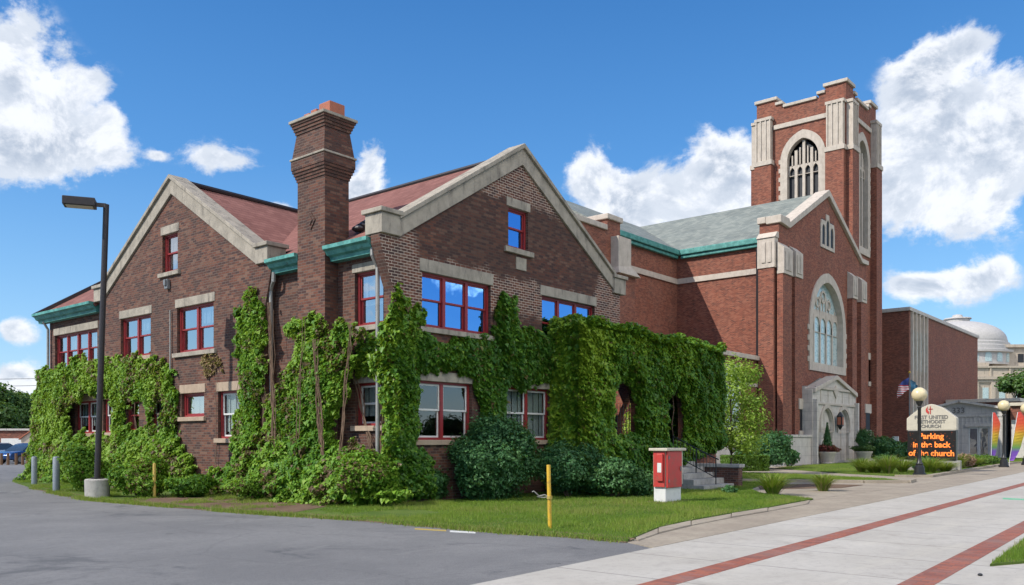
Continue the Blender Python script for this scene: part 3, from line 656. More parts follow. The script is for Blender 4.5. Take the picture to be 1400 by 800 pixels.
g4 = W_('X', XG, 298, 329, 535, 600, 1, sm='white_paint', gm='glass_low', curtain=.8)
g5 = W_('X', XG, 248, 279, 538, 571, 1, double=False, curtain=.9)
g6 = W_('X', XG, 172, 190, 547, 591, 1)
g7 = W_('X', XG, 206, 229, 545, 588, 1, sm='white_paint', gm='glass_low', curtain=.6)
l1 = W_('X', XW, 75, 133, 459, 507, 4, curtain=.5)
l2_ = W_('X', XW, 103, 134, 549, 593, 2, sm='white_paint', gm='glass_low', curtain=.7)
g8 = W_('X', XG, 141, 158, 546, 592, 1, sm='white_paint', gm='glass_low', curtain=.7)
def holes(ax, c, lo=-1e9, hi=1e9): return [rect(*r) for (a, cc, r, n, k) in wins if a == ax and cc == c and lo < r[0] < hi]
wl = MB()
wl.slab('Y', YF, .35, [(XW, 0), (23.2, 0), (23.2, 4.3), (XE, 4.3), (XE, 6.9), (XE+.15, 7.1), (XE+.15, 7.25), (25.0, 7.25), (GXM, 10.25), (15.2, 7.1), (14.45, 7.0), (14.45, 6.75), (XW, 5.6)], holes('Y', YF))
wl.slab('X', XW, .33, rect(YF+.352, GY0-.002, 0, 6.75), holes('X', XW, 0, 25))
wl.slab('X', XW, .33, rect(GY1+.002, YN, 0, 6.75), holes('X', XW, 25))
wl.slab('X', XG, .35, [(GY0, 0), (GY1, 0), (GY1, 6.9), (GY1+.15, 7.1), (GY1+.15, 7.2), (32.0, 7.2), (GYM, 10.15), (22.35, 7.1), (21.45, 6.95), (21.45, 6.7), (GY0, 5.5)], holes('X', XG))
wl.box(XG+.36, XW+.33, GY0-.30, GY0-.003, 0, 6.7) if False else None
wl.box(XG+.352, XW+.4, GY0+.001, GY0+.3, 0, 7.0); wl.box(XG+.352, XW+.4, GY1-.3, GY1-.001, 0, 7.0)
wl.box(XW+.34, XE-.002, YN-.3, YN-.001, 0, 6.7); wl.box(XE-.3, XE-.001, YF+.36, YN-.31, 4.3, 6.7); wl.box(23.22, 23.5, YF+.36, YN-.31, 0, 4.3)
wall = wl.build('wall', M['brick_old'], house)
# interior floors and partitions so rooms read dark but real
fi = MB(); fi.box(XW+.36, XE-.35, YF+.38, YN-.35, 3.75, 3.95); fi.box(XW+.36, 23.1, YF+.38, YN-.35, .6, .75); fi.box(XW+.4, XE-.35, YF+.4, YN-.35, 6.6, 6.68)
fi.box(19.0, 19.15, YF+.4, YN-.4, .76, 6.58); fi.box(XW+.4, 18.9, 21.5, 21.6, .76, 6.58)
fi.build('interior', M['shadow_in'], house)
for (ax, c, r, n, k) in wins: window(house, ax, c, r[0], r[1], r[2], r[3], n, **k)
def lint(ax, c, px0, px1, y0, th, m='stone_old', name='lintel', proud=.025, dep=.2):
    a0, zt = wp(ax, c, px0, y0); a1, _ = wp(ax, c, px1, y0); return block(house, name, ax, c, a0, a1, zt-th, zt, m, proud, dep)
def lint_over(ax, c, r, th=.3, ex=.09, m='stone_old'): block(house, 'lintel', ax, c, r[0]-ex, r[1]+ex, r[3]-.01, r[3]+th, m, .025, .2)
def sill(ax, c, r, m='stone_old', ex=.12, th=.13): block(house, 'sill', ax, c, r[0]-ex, r[1]+ex, r[2]-th, r[2]+.01, m, .09, .12)
for ax, c, r, th in (('Y', YF, f1, .33), ('Y', YF, f2, .30), ('Y', YF, f3, .26), ('Y', YF, f4, .26), ('Y', YF, f5, .26), ('X', XW, s1, .22), ('X', XW, s2, .22)): lint_over(ax, c, r, th, m='stone_old')
for r in (g1, g2, g3): lint_over('X', XG, r, .27, m='stone_old')
for r in (g4, g5, g6, g7, g8): lint_over('X', XG, r, .27, m='stone_tan')
lint_over('X', XW, l1, .27); lint_over('X', XW, l2_, .24, m='stone_tan')
sill('Y', YF, f1); sill('Y', YF, f2); sill('Y', YF, f3, ex=.2, th=.15); sill('Y', YF, f4, m='stone_tan'); sill('Y', YF, f5, m='stone_tan'); sill('X', XW, s1); sill('X', XW, s2, m='stone_tan')
for r in (g1, g3): sill('X', XG, r, ex=.18)
for r in (g2, g4, g5, g6, g7, g8): sill('X', XG, r, m='stone_tan')
sill('X', XW, l1); sill('X', XW, l2_, m='stone_tan')
r = pxr('Y', YF, 705, 719, 351, 368); block(house, 'date_plaque', 'Y', YF, *r, 'stone_old', .03, .1)
# copings: a raking band with a cap moulding, and kneelers
def coping(ax, c, lo, ap, hi, th=.50, nm='coping'):
    b = MB()
    (a0, z0), (am, zm), (a1, z1) = lo, ap, hi
    b.slab(ax, c-.07, .5, [(a0, z0), (am, zm), (a1, z1), (a1, z1-th*.92), (am, zm-th), (a0, z0-th*.92)])
    b.slab(ax, c-.15, .66, [(a0-.02, z0+.13), (am, zm+.14), (a1+.02, z1+.13), (a1+.02, z1+.004), (am, zm+.004), (a0-.02, z0+.004)])
    return b.build(nm, M['stone_old'], house, bevel=.012)
coping('Y', YF, (15.05, 7.42), (GXM, 10.58), (25.15, 7.42))
coping('X', XG, (22.1, 7.38), (GYM, 10.45), (32.1, 7.38))
def kneeler(ax, c, a0, a1, z0, z1):
    b = MB(); b.bx(ax, c, a0, a1, -.10, .55, z0, z1-.12); b.bx(ax, c, a0-.07, a1+.05, -.17, .62, z1-.118, z1); b.build('kneeler', M['stone_old'], house, bevel=.015)
kneeler('Y', YF, 14.42, 15.06, 6.98, 7.62); kneeler('Y', YF, 25.12, 25.85, 6.85, 7.5)
kneeler('X', XG, 21.5, 22.12, 6.92, 7.52); kneeler('X', XG, 32.08, 32.75, 6.9, 7.5)
# roofs
def roofq(pts, th=.12):
    v = [Vector(p) for p in pts]; nn = (v[1]-v[0]).cross(v[2]-v[0]).normalized(); nn = nn if nn.z > 0 else -nn
    n = len(v); return [tuple(p) for p in v]+[tuple(p-nn*th) for p in v], [tuple(range(n)), tuple(range(n, 2*n))]+[(i, (i+1) % n, n+(i+1) % n, n+i) for i in range(n)]
RZ = 10.42
rf = MB()
zr = lambda x: 6.86+(x-14.5)*(RZ-6.86)/(GXM-14.5)
rf.add(*roofq([(25.9, YF+.42, 6.86), (GXM, YF+.42, RZ), (GXM, YN+.35, RZ), (25.9, YN+.35, 6.86)]))
for ya, yb, xe in ((YF+.42, GY0-.35, 14.5), (GY0-.35, GY1+.35, 15.3), (GY1+.35, YN+.35, 14.5)):
    rf.add(*roofq([(xe, ya, zr(xe)), (GXM, ya, RZ), (GXM, yb, RZ), (xe, yb, zr(xe))]))
for ye in (GY0-.05, GY1+.05):
    rf.add(*roofq([(XG+.43, ye, 6.95), (GXM, ye, 6.95), (GXM, GYM, RZ-.06), (XG+.43, GYM, RZ-.06)]))
roof = rf.build('roof', M['roof_red'], house)
rc = MB(); rc.tube([(GXM, YF+.6, RZ+.02), (GXM, YN+.3, RZ+.02)], .09, 8); rc.build('ridge_cap', M['bronze'], roof)
rc = MB(); rc.tube([(XG+.5, GYM, RZ+.02), (GXM, GYM, RZ-.02)], .09, 8); rc.build('ridge_cap', M['bronze'], roof)
# barge edge on the far end
bg_ = MB(); bg_.add(*roofq([(14.42, YN+.30, 6.98), (GXM, YN+.30, RZ+.16), (GXM, YN+.48, RZ+.16), (14.42, YN+.48, 6.98)], .22)); bg_.build('barge_board', M['bronze'], house)
def gutter(a0, a1):                                        # moulded copper box gutter along the eaves
    b = MB(); prof = [(14.86, 6.56), (14.62, 6.56), (14.60, 6.66), (14.50, 6.70), (14.44, 6.80), (14.34, 6.84), (14.34, 6.94), (14.40, 6.94), (14.86, 6.90)]
    n = len(prof); b.add([(x, a0, z) for x, z in prof]+[(x, a1, z) for x, z in prof], [tuple(range(n)), tuple(range(n, 2*n))]+[(i, (i+1) % n, n+(i+1) % n, n+i) for i in range(n)])
    return b.build('gutter', M['copper'], house)
CY0, CY1, CX0, CX1 = 18.74, 19.96, 14.45, 15.27
gutter(16.92, CY0-.02); gutter(CY1+.02, GY0-.38); gutter(GY1+.4, YN+.4)
# chimney with corbelled head
ch = MB()
def frus(b, x0, x1, y0, y1, z0, X0, X1, Y0, Y1, z1):
    b.add([(x0, y0, z0), (x1, y0, z0), (x1, y1, z0), (x0, y1, z0), (X0, Y0, z1), (X1, Y0, z1), (X1, Y1, z1), (X0, Y1, z1)], [(0, 3, 2, 1), (4, 5, 6, 7), (0, 1, 5, 4), (1, 2, 6, 5), (2, 3, 7, 6), (3, 0, 4, 7)])
def lvl(k): return (CX0-k, CX1+k, CY0-k, CY1+k)
ch.box(CX0, CX1, CY0, CY1, 0, 8.9)
for k, (za, zb) in zip((.025, .05, .08, .11, .13), ((8.9, 8.98), (8.98, 9.06), (9.06, 9.14), (9.14, 9.22), (9.22, 9.48))): ch.box(*lvl(k), za, zb-.0005)
frus(ch, *lvl(.11), 9.54, *lvl(.02), 10.22)
for k, (za, zb) in zip((.05, .08, .11, .14), ((10.22, 10.30), (10.30, 10.38), (10.38, 10.46), (10.46, 10.52))): ch.box(*lvl(k), za, zb-.0005)
chim = ch.build('chimney', M['brick_old'], house)
cc = MB(); cc.box(*lvl(.16), 9.48, 9.538); cc.build('ledge', M['stone_old'], chim, bevel=.012); cc = MB(); cc.box(*lvl(.18), 10.52, 10.60); cc.build('chimney_cap', M['stone_old'], chim, bevel=.012)
dm = MB()
for sz, dd in ((.26, -.03), (.14, -.055)):
    zc_, yc_ = 7.75, (CY0+CY1)/2; dm.slab('X', CX0+dd, .1, [(yc_-sz*.8, zc_), (yc_, zc_-sz), (yc_+sz*.8, zc_), (yc_, zc_+sz)])
dm.build('brick_diamond', M['brick_old'], chim)
for i, (yy, hh, hw) in enumerate(((CY0+.22, .36, .24), (CY0+.70, .28, .13), (CY0+1.02, .24, .13))):
    pb = MB(); pb.box(CX0+.15, CX1-.15, yy-hw, yy+hw, 10.60, 10.60+hh); pb.build('chimney_pot', M['terracotta'], chim, bevel=.02)
fl = MB()
for i in range(5): fl.sphere((15.35+.18*i, CY0-.30+.05*i, 7.55+.11*i), .16, .2, .09, 8, 6)
fl.build('flashing', M['bronze'], chim)
# downspouts
def spout(pts, r=.055): b = MB(); b.tube(pts, r, 8); return b.build('downspout', M['pipe'], house)
yd = aX(521, XW); spout([(14.6, yd, 6.7), (14.6, yd, 6.5), (14.78, yd, 6.2), (14.78, yd, .2)])
yd = GY0-.16; spout([(14.62, yd-.3, 6.6), (14.62, yd-.28, 6.35), (14.72, yd, 6.1), (14.76, yd, .2)], .06)
yd = YN-.12; spout([(14.6, yd, 6.6), (14.78, yd, 6.3), (14.78, yd, .2)])
yd = aX(235, XG); spout([(14.54, yd, 6.05), (14.54, yd, .2)], .025)
b = MB(); yv, zv = wp('X', XG, 231, 389); b.box(14.48, 14.59, yv-.1, yv+.1, zv-.16, zv+.16); b.box(14.42, 14.48, yv-.06, yv+.06, zv-.05, zv+.14); b.build('wall_lamp', M['grey_metal'], house, bevel=.01)
# corner quoin strip + foundation ledge


# ================================================================ ARCADED PORCH
YP = 15.3; PX0, PX1 = 21.8, 30.6; PZ = 5.1
porch = empty('entry_porch', (26, 17, 0), 'low brick arcade porch smothered in ivy, between the old house and the church', 'porch')
def arch(a0, a1, z0, zs, n=14, pointed=0):
    m = (a0+a1)/2; r = (a1-a0)/2; pts = [(a0, z0), (a1, z0)]
    for i in range(n+1):
        t = math.pi*i/n; pts.append((m+r*math.cos(t), zs+r*math.sin(t)*(1+pointed)))
    return pts
pb = MB()
A1 = arch(23.0, 24.75, 1.55, 2.95); A2 = arch(26.55, 28.0, .96, 2.9)
pb.slab('Y', YP, .22, rect(PX0, PX1, 0, PZ), [A1, A2])
pb.slab('X', PX0, .4, rect(YP+.222, YF-.06, 0, PZ)); pb.slab('X', PX1-.4, .4, rect(YP+.222, 20, 0, PZ), [arch(16.2, 19.6, .96, 2.3)])
pb.build('wall', M['brick_church'], porch)
for A, a0, a1, zs in ((A1, 23.0, 24.75, 2.95), (A2, 26.55, 28.0, 2.9)):
    m_ = (a0+a1)/2; r_ = (a1-a0)/2; b = MB(); out = [(m_+(r_+.24)*math.cos(t), zs+(r_+.24)*math.sin(t)) for t in np.linspace(0, math.pi, 17)]; inn = [(m_+(r_-.02)*math.cos(t), zs+(r_-.02)*math.sin(t)) for t in np.linspace(math.pi, 0, 17)]
    b.slab('Y', YP-.05, .29, out+inn); b.build('arch_ring', M['brick_old'], porch)
b = MB(); b.box(PX0+.42, PX1-.42, YP+.46, 20, 4.7, 4.95); b.box(23.6, PX1-.42, 16.9, 20, PZ-.1, PZ+.02); b.build('roof', M['conc_step'], porch)
b = MB(); b.box(PX0+.42, PX1-.42, YP+.46, 20, .1, .94); b.build('floor', M['conc_step'], porch)
b = MB()
for i in range(9): x = 23.12+i*.19; b.tube([(x, YP+.2, 1.56), (x, YP+.2, 2.9)], .014, 6)
b.build('iron_grille', M['black_metal'], porch)
stairs = empty('front_steps', (27.2, 14.3, 0), 'concrete steps with a low brick cheek wall beside the red cabinet', 'steps')
b = MB(); SX0, SX1 = 25.75, 28.0; ns = 5
for i in range(ns): b.box(SX0, SX1-.001*i, 13.3+i*.38, YP-.02, (.94/ns*i if i else 0)+.0005, .94/ns*(i+1)-.0005)
b.build('tread', M['conc_step'], stairs, bevel=.012)
b = MB(); b.box(SX1+.002, SX1+.34, 13.15, YP-.02, 0, .74); b.build('cheek_wall', M['brick_old'], stairs)
b = MB(); b.box(SX1-.05, SX1+.4, 13.08, YP-.02, .742, .86); b.build('coping', M['conc_step'], stairs, bevel=.015)
rail = empty('handrail', (SX0+1.0, 13.5, 0), 'thin black iron handrail running down the front steps', 'handrail')
b = MB(); xr = SX0+1.15
b.tube([(xr, 15.1, .94+.9), (xr, 13.6, .19+.95), (xr, 13.35, .19+.85)], .022, 8); b.tube([(xr, 15.1, .94+.25), (xr, 13.5, .19+.25)], .016, 8)
for i, y in enumerate((13.45, 14.2, 15.1)): b.tube([(xr, y, .05+.0), (xr, y, .28+(y-13.45)*.5+.78)], .02, 8)
b.build('rail', M['black_metal'], rail)
b = MB()
for i in range(12): y = 13.55+i*.125; zb = .2+(y-13.45)*.5; b.tube([(xr, y, zb+.2), (xr, y, zb+.88)], .009, 5)
b.build('baluster', M['black_metal'], rail)
b = MB(); b.box(25.55, 26.1, YP-.35, YP-.06, 0, 1.75) if False else None

# ================================================================ CHURCH
YC = 23.6; XC0, XC1, XCM = 56.6, 74.9, 65.7; XN = 57.4; YW = 31.9
church = empty('church', (66, 32, 0), 'large red brick gothic church with limestone trim, slate roof and square bell tower', 'church')
MC = 'brick_church'
def bl(name, ax, c, a0, a1, z0, z1, m='stone_church', proud=.06, dep=.3, par=None, bevel=.015): return block(par or church, name, ax, c, a0, a1, z0, z1, m, proud, dep, bevel)
def gothic(a0, a1, z0, zs, za, n=8):
    m = (a0+a1)/2; h = (a1-a0)/2
    if za-zs < h*1.02:                                     # four-centred arch
        pts = [(a0, z0), (a1, z0)]
        for i in range(2*n+1): u = 1-i/n; pts.append((m+h*u, zs+(za-zs)*(.62*math.sqrt(max(0, 1-abs(u)**2.4))+.38*(1-abs(u)))))
        return pts
    R_ = (h*h+(za-zs)**2)/(2*h); pts = [(a0, z0), (a1, z0)]
    t1 = math.atan2(za-zs, m-(a1-R_))
    for i in range(n+1): t = t1*i/n; pts.append((a1-R_+R_*math.cos(t), zs+R_*math.sin(t)))
    for i in range(1, n+1): t = t1*(n-i)/n; pts.append((a0+R_-R_*math.cos(t), zs+R_*math.sin(t)))
    return pts
# facade
bw_ = gothic(62.6, 69.1, 7.5, 10.3, 13.8); bwo = gothic(62.3, 69.4, 7.25, 10.3, 14.1)
slits = [rect(aY(1086, YC)-.05, aY(1092.5, YC), zY(1089, 589, YC), zY(1089, 560, YC)), rect(aY(1176.5, YC), aY(1182, YC), zY(1179, 588, YC), zY(1179, 565, YC))]
fw_ = MB()
fw_.slab('Y', YC, .7, [(XC0, 0), (XC1, 0), (XC1, 16.6), (73.6, 16.6), (XCM, 20.45), (57.9, 16.7), (XC0, 16.7)], [bwo]+slits)
fw_.box(XC0, XC0+1.2, YC+.702, 25.0, 0, 16.7)              # return of the left corner pier
fw_.slab('X', XN, .5, rect(25.0, YW-.002, 0, 15.7)); fw_.slab('Y', YW, .5, rect(46.9, XN+.5, 0, 15.7))
fw_.box(48.6, XN-.002, 25.0, YW-.004, 0, 7.2)              # side aisle block
fw_.box(36, 46.9, 30.2, 40.5, 0, 15.0); fw_.box(45.4, 46.9, 30.2, 31.9, 15.0, 15.75)
fw_.box(45.9, 47.9, 29.7, 31.0, 0, 12.6)
fw_.box(XN+.6, 73, 40.4, 41, 0, 15.6); fw_.box(36, XN, 46, 46.5, 0, 15.6)
cw = fw_.build('wall', M[MC], church)
# buttresses in the facade
PD = .42
for (p0, p1, ytop) in ((1070.5, 1082.5, 331), (1087, 1096.5, 337), (1165.5, 1171.5, 372), (1177.5, 1184, 378)):
    a0, a1 = aY(p0, YC-PD), aY(p1, YC-PD); zt = zY(p0, ytop, YC-PD); zb = zt-2.1
    pier = MB(); pier.bx('Y', YC, a0, a1, -PD, -.002, 0, zb-.02); pier.build('buttress', M[MC], church)
    bl('buttress_cap', 'Y', YC, a0-.03, a1+.03, zb, zt-.35, 'stone_church', PD+.08, -.003)
    c_ = MB(); c_.add([(a0-.03, YC-PD-.08, zt-.35), (a1+.03, YC-PD-.08, zt-.35), (a1+.03, YC-.01, zt-.35), (a0-.03, YC-.01, zt-.35), (a0-.03, YC-.01, zt+.1), (a1+.03, YC-.01, zt+.1)], [(0, 1, 2, 3), (0, 1, 5, 4), (0, 4, 3), (1, 2, 5), (2, 3, 4, 5)])
    c_.build('buttress_cap', M['stone_church'], church)
    g_ = MB(); w3 = (a1-a0)/3
    for i in (0, 1): g_.bx('Y', YC-PD-.08, a0+w3*(i+.35), a0+w3*(i+1.3)+.1, -.05, -.002, zb+.25, zt-.6)
    g_.build('panel_rib', M['stone_church'], church)
pier = MB(); pier.bx('X', XC0, YC+.15, 24.85, -.55, -.002, 0, zX(1041, 352, XC0)); pier.build('buttress', M[MC], church)
# left pier panelled cap facing the side
zt = zX(1050, 322, XC0); bl('buttress_cap', 'X', XC0, YC+.05, 24.9, zt-2.35, zt-.3, 'stone_church', .62, -.003)
c_ = MB(); c_.add([(XC0-.7, YC, zt-.3), (XC0-.7, 24.95, zt-.3), (XC0-.01, 24.95, zt-.3), (XC0-.01, YC, zt-.3), (XC0-.25, YC, zt+.12), (XC0-.25, 24.95, zt+.12), (XC0-.01, 24.95, zt+.12), (XC0-.01, YC, zt+.12)], [(0, 1, 2, 3), (4, 5, 6, 7), (0, 1, 5, 4), (0, 4, 7, 3), (1, 2, 6, 5), (2, 3, 7, 6)])
c_.build('buttress_cap', M['stone_church'], church)
for i in range(2): bl('panel_rib', 'X', XC0-.62, YC+.28+i*.42, YC+.55+i*.42, zt-2.0, zt-.6, 'stone_church', .06, -.002)
# gable coping
cp = MB(); o_ = [(XC0-.15, 17.15), (57.95, 17.15), (58.1, 16.95), (XCM, 20.9), (73.5, 16.9), (XC1+.15, 16.9)]; i_ = [(XC1+.15, 16.55), (73.5, 16.5), (XCM, 20.4), (58.1, 16.5), (XC0-.15, 16.62)]
cp.slab('Y', YC-.22, 1.1, o_+i_); cp.box(XC0-.2, XC0+1.35, YC+.88, 25.1, 16.7, 17.15); cp.build('coping', M['stone_church'], church, bevel=.04)
# big west window: quoined surround, mullions, tracery, leaded panes
def surround(par, ax, c, a0, a1, z0, zs, za, w, proud=.10, quoin=.35, dep=.45):
    b = MB(); b.slab(ax, c-proud, dep+proud, gothic(a0-w, a1+w, z0-w, zs, za+w*1.15), [gothic(a0+.0, a1-.0, z0, zs, za)])
    z = z0
    while z < zs:
        b.bx(ax, c, a0-w-quoin, a0-w+.01, -proud*.8, .05, z, z+.38); b.bx(ax, c, a1+w-.01, a1+w+quoin, -proud*.8, .05, z, z+.38); z += .78
    return b.build('window_surround', M['stone_church'], par)
surround(church, 'Y', YC, 62.6, 69.1, 7.5, 10.3, 13.8, .62, quoin=.25)
bigw = MB(); YM = YC+.30
nl = 5
for i in range(1, nl): x = 62.6+6.5*i/nl; bigw.bx('Y', YM, x-.11, x+.11, 0, .22, 7.5, 12.7 if i in (2, 3) else 11.6)
for i in range(nl):
    x0 = 62.6+6.5*i/nl; x1 = x0+6.5/nl
    g0 = gothic(x0+.11, x1-.11, 9.6, 10.5, 11.1); bigw.slab('Y', YM+.02, .16, rect(x0+.05, x1-.05, 9.9, 11.5), [[(p[0], min(max(p[1], 9.95), 11.4)) for p in g0]])
    xm = (x0+x1)/2; bigw.bx('Y', YM, xm-.05, xm+.05, .04, .16, 11.5, 12.7 if 0 < i < 4 else 11.9)
    bigw.bx('Y', YM, x0+.1, x1-.1, .04, .16, 11.5, 11.62)
for (xc, zc_, rr) in ((65.85, 12.7, .5), (64.7, 12.2, .4), (67.0, 12.2, .4)):
    ring = [(xc+rr*math.cos(t), zc_+rr*math.sin(t)) for t in np.linspace(0, 2*math.pi, 17)[:-1]]; rin = [(xc+rr*.72*math.cos(t), zc_+rr*.72*math.sin(t)) for t in np.linspace(0, 2*math.pi, 17)[:-1]]
    bigw.slab('Y', YM-.01, .2, ring, [rin])
win = bigw.build('window', M['stone_church'], church)
b = MB(); b.slab('Y', YM+.1, .03, bw_); b.build('pane', M['glass_leaded'], win)
# attic lancets
r = pxr('Y', YC, 1122, 1139, 296, 333); b = MB(); a0, a1, zb, zt = r; ww = (a1-a0)/3
b.slab('Y', YC-.08, .1, [(a0-.15, zb-.25), (a1+.15, zb-.25), (a1+.15, zt-.7), (a1, zt-.2), ((a0+a1)/2+.35, zt-.2), ((a0+a1)/2+.3, zt+.35), ((a0+a1)/2-.3, zt+.35), ((a0+a1)/2-.35, zt-.2), (a0, zt-.2), (a0-.15, zt-.7)],
       [gothic(a0+ww*i+.14, a0+ww*(i+1)-.14, zb, zt-(.9 if i != 1 else .5), zt-(.5 if i != 1 else .05)) for i in range(3)])
wv = b.build('window', M['stone_church'], church); b = MB(); b.slab('Y', YC-.02, .015, rect(a0+.1, a1-.1, zb+.05, zt-.1)); b.build('pane', M['dark_fill'], wv)
for s in slits:
    a0, a1 = s[0][0], s[1][0]; z0, z1 = s[0][1], s[2][1]
    bl('lintel', 'Y', YC, a0-.25, a1+.25, z1, z1+.75, proud=.50); bl('sill', 'Y', YC, a0-.25, a1+.25, z0-.45, z0, proud=.52)
    b = MB(); b.bx('Y', YC, a0+.002, a1-.002, -.44, -.425, z0, z1); b.build('window', M['dark_fill'], church)
# stone base courses
for boxes in ((('Y', YC, XC0-.6, 60.6, -1.05, -.72, 0, 1.9), ('X', XC0, YC-.7, 25, -.95, -.56, 0, 1.9)), (('Y', YC, XC0-.7, 60.65, -1.12, -.68, 1.902, 2.08),), (('Y', YC, 68.9, XC1+.1, -1.0, -.43, 0, 1.75),), (('Y', YC, 68.85, XC1+.2, -1.07, -.43, 1.752, 1.92),), (('Y', 25.0, 48.5, XC0-.96, -.22, -.002, 0, 1.85),), (('Y', 25.0, 48.45, XC0-1.0, -.3, -.002, 1.852, 2.05),)):
    bs = MB()
    for q in boxes: bs.bx(*q)
    bs.build('base_course', M['stone_ashlar'], church, bevel=.03)
# portal
PY = YC-1.15; pa0, pa1 = aY(1110.5, PY), aY(1170, PY); pm = (pa0+pa1)/2
pt = MB(); d1 = gothic(pm-3.0, pm-.55, 0.15, 2.6, 4.0); d2 = gothic(pm+.55, pm+3.0, .15, 2.6, 4.0)
zt_ = zY(1138, 513, PY)
pt.slab('Y', PY, .55, [(pa0, 0), (pa1, 0), (pa1, 5.3), (pa1-.35, 5.4), (pa1-.35, zt_-1.35), (pm, zt_-.25), (pa0+.35, zt_-1.35), (pa0+.35, 5.4), (pa0, 5.3)], [d1, d2])
pt.box(pa0+.02, pa0+.6, PY+.552, YC-.01, 0, 5.5); pt.box(pa1-.6, pa1-.02, PY+.552, YC-.01, 0, 5.5); pt.box(pa0+.62, pa1-.62, PY+.552, YC-.01, 4.3, 5.6); pt.box(pa0+.1, pa0+.36, PY-.3, PY-.002, 0, 4.6); pt.box(pa1-.36, pa1-.1, PY-.3, PY-.002, 0, 4.6)
portal = pt.build('portal', M['stone_ashlar'], church)
b = MB(); b.slab('Y', PY-.2, .9, [(pa0+.1, zt_-1.45), (pm, zt_-.3), (pa1-.1, zt_-1.45), (pa1-.1, zt_-1.12), (pm, zt_), (pa0+.1, zt_-1.12)]); b.build('coping', M['stone_church'], portal, bevel=.03)
b = MB(); b.add([(pa0+.1, PY+.7, zt_-1.4), (pm, PY+.7, zt_-.3), (pa1-.1, PY+.7, zt_-1.4), (pa0+.1, YC-.01, zt_-1.4), (pm, YC-.01, zt_-.1), (pa1-.1, YC-.01, zt_-1.4)], [(0, 1, 4, 3), (1, 2, 5, 4), (0, 3, 5, 2), (0, 2, 1), (3, 4, 5)]); b.build('portal_roof', M['slate'], portal)
b = MB()
for i in range(5):
    x = pm-3.0+i*1.5; b.bx('Y', PY, x-.04, x+.04, -.03, -.003, 4.5, 5.35)
b.bx('Y', PY, pa0+.4, pa1-.4, -.12, -.003, 5.38, 5.55); b.bx('Y', PY, pa0+.4, pa1-.4, -.10, -.003, 4.28, 4.42)
b.slab('Y', PY-.1, .098, [(pm-.5, zt_-1.2), (pm, zt_-1.7), (pm+.5, zt_-1.2), (pm, zt_-.75)]); b.build('carving', M['stone_church'], portal)
for dd in ((pm-3.0, pm-.55), (pm+.55, pm+3.0)):
    b = MB(); b.slab('Y', PY-.09, .088, gothic(dd[0]-.22, dd[1]+.22, 2.3, 2.7, 4.45), [gothic(dd[0]-.02, dd[1]+.02, 2.34, 2.72, 4.05)]); b.build('arch_moulding', M['stone_church'], portal)
    b = MB(); b.slab('Y', PY+.2, .08, gothic(dd[0]+.01, dd[1]-.01, .15, 2.6, 3.98))
    d_ = b.build('door', M['stone_ashlar'], portal)
    b = MB(); xm = (dd[0]+dd[1])/2; b.bx('Y', PY+.2, xm-.03, xm+.03, -.03, -.002, .2, 3.9); b.bx('Y', PY+.2, dd[0]+.1, dd[1]-.1, -.03, -.002, 2.5, 2.65); b.build('door_rail', M['stone_church'], d_)
lan = empty('wall_lantern', (pm, PY-.3, 3.2), 'dark hanging lantern between the two arches of the church portal', 'lantern')
b = MB(); b.box(pm-.2, pm+.2, PY-.56, PY-.16, 2.75, 3.5); b.lathe(pm, PY-.36, [(.26, 3.5), (.05, 3.8)], 8); b.lathe(pm, PY-.36, [(.06, 2.5), (.2, 2.75)], 8); b.build('cage', M['black_metal'], lan)
b = MB(); b.box(pm-.14, pm+.14, PY-.58, PY-.561, 2.85, 3.4); b.box(pm-.22, pm-.201, PY-.48, PY-.24, 2.85, 3.4); b.build('glass', M['terracotta'], lan)
# string course, side-wall copings, gutters, roofs
bl('string_course', 'X', XN, 25.02, YW-.1, 13.45, 13.85, proud=.12, dep=-.002); bl('string_course', 'Y', YW, 48.0, XN-.12, 13.45, 13.85, proud=.12, dep=-.002)
cp = MB(); cp.bx('Y', 25.0, 48.45, XN-.9, -.25, .6, 7.2, 7.5); cp.bx('X', 48.6, 25.61, YW-.05, -.15, .5, 7.2, 7.5); cp.bx('Y', 25.0, 48.6, XN-.9, -.08, -.002, 5.35, 5.6); cp.build('parapet_coping', M['stone_church'], church, bevel=.03)
cp = MB(); cp.bx('Y', 30.2, 36, 45.25, -.15, .6, 15.0, 15.35); cp.bx('Y', 30.2, 45.25, 47.05, -.15, 1.85, 15.75, 16.1); cp.box(46.45, 47.05, 32.06, 40, 15.0, 15.35); cp.build('parapet_coping', M['stone_church'], church, bevel=.05)
cp = MB(); cp.box(45.8, 47.3, 29.6, 31.1, 12.6, 14.7); cp.add([(45.6, 29.4, 12.3), (48.2, 29.4, 12.3), (48.2, 31.1, 12.3), (45.6, 31.1, 12.3), (45.8, 29.6, 12.75), (47.3, 29.6, 12.95), (47.3, 31.1, 12.95), (45.8, 31.1, 12.75)], [(0, 1, 2, 3), (4, 5, 6, 7), (0, 1, 5, 4), (1, 2, 6, 5), (2, 3, 7, 6), (3, 0, 4, 7)]); cp.build('buttress_cap', M['stone_church'], church, bevel=.04)
gt = MB(); gt.box(XN-.45, XN-.002, 25.05, YW-.46, 15.55, 15.95); gt.box(47.1, XN-.002, YW-.45, YW-.002, 15.55, 15.95); gt.box(XN-.3, XN-.004, 25.06, YW-.46, 15.3, 15.54); gt.box(47.1, XN-.304, YW-.3, YW-.004, 15.3, 15.54); gt.build('gutter', M['copper'], church, bevel=.05)
rr = MB(); YR = YW-.35+(65.7-57.0)
rr.add(*roofq([(57.0, YC+.9, 15.93), (XCM, YC+.9, 20.75), (XCM, YR, 20.75), (57.0, YW-.35, 15.93)], .18))
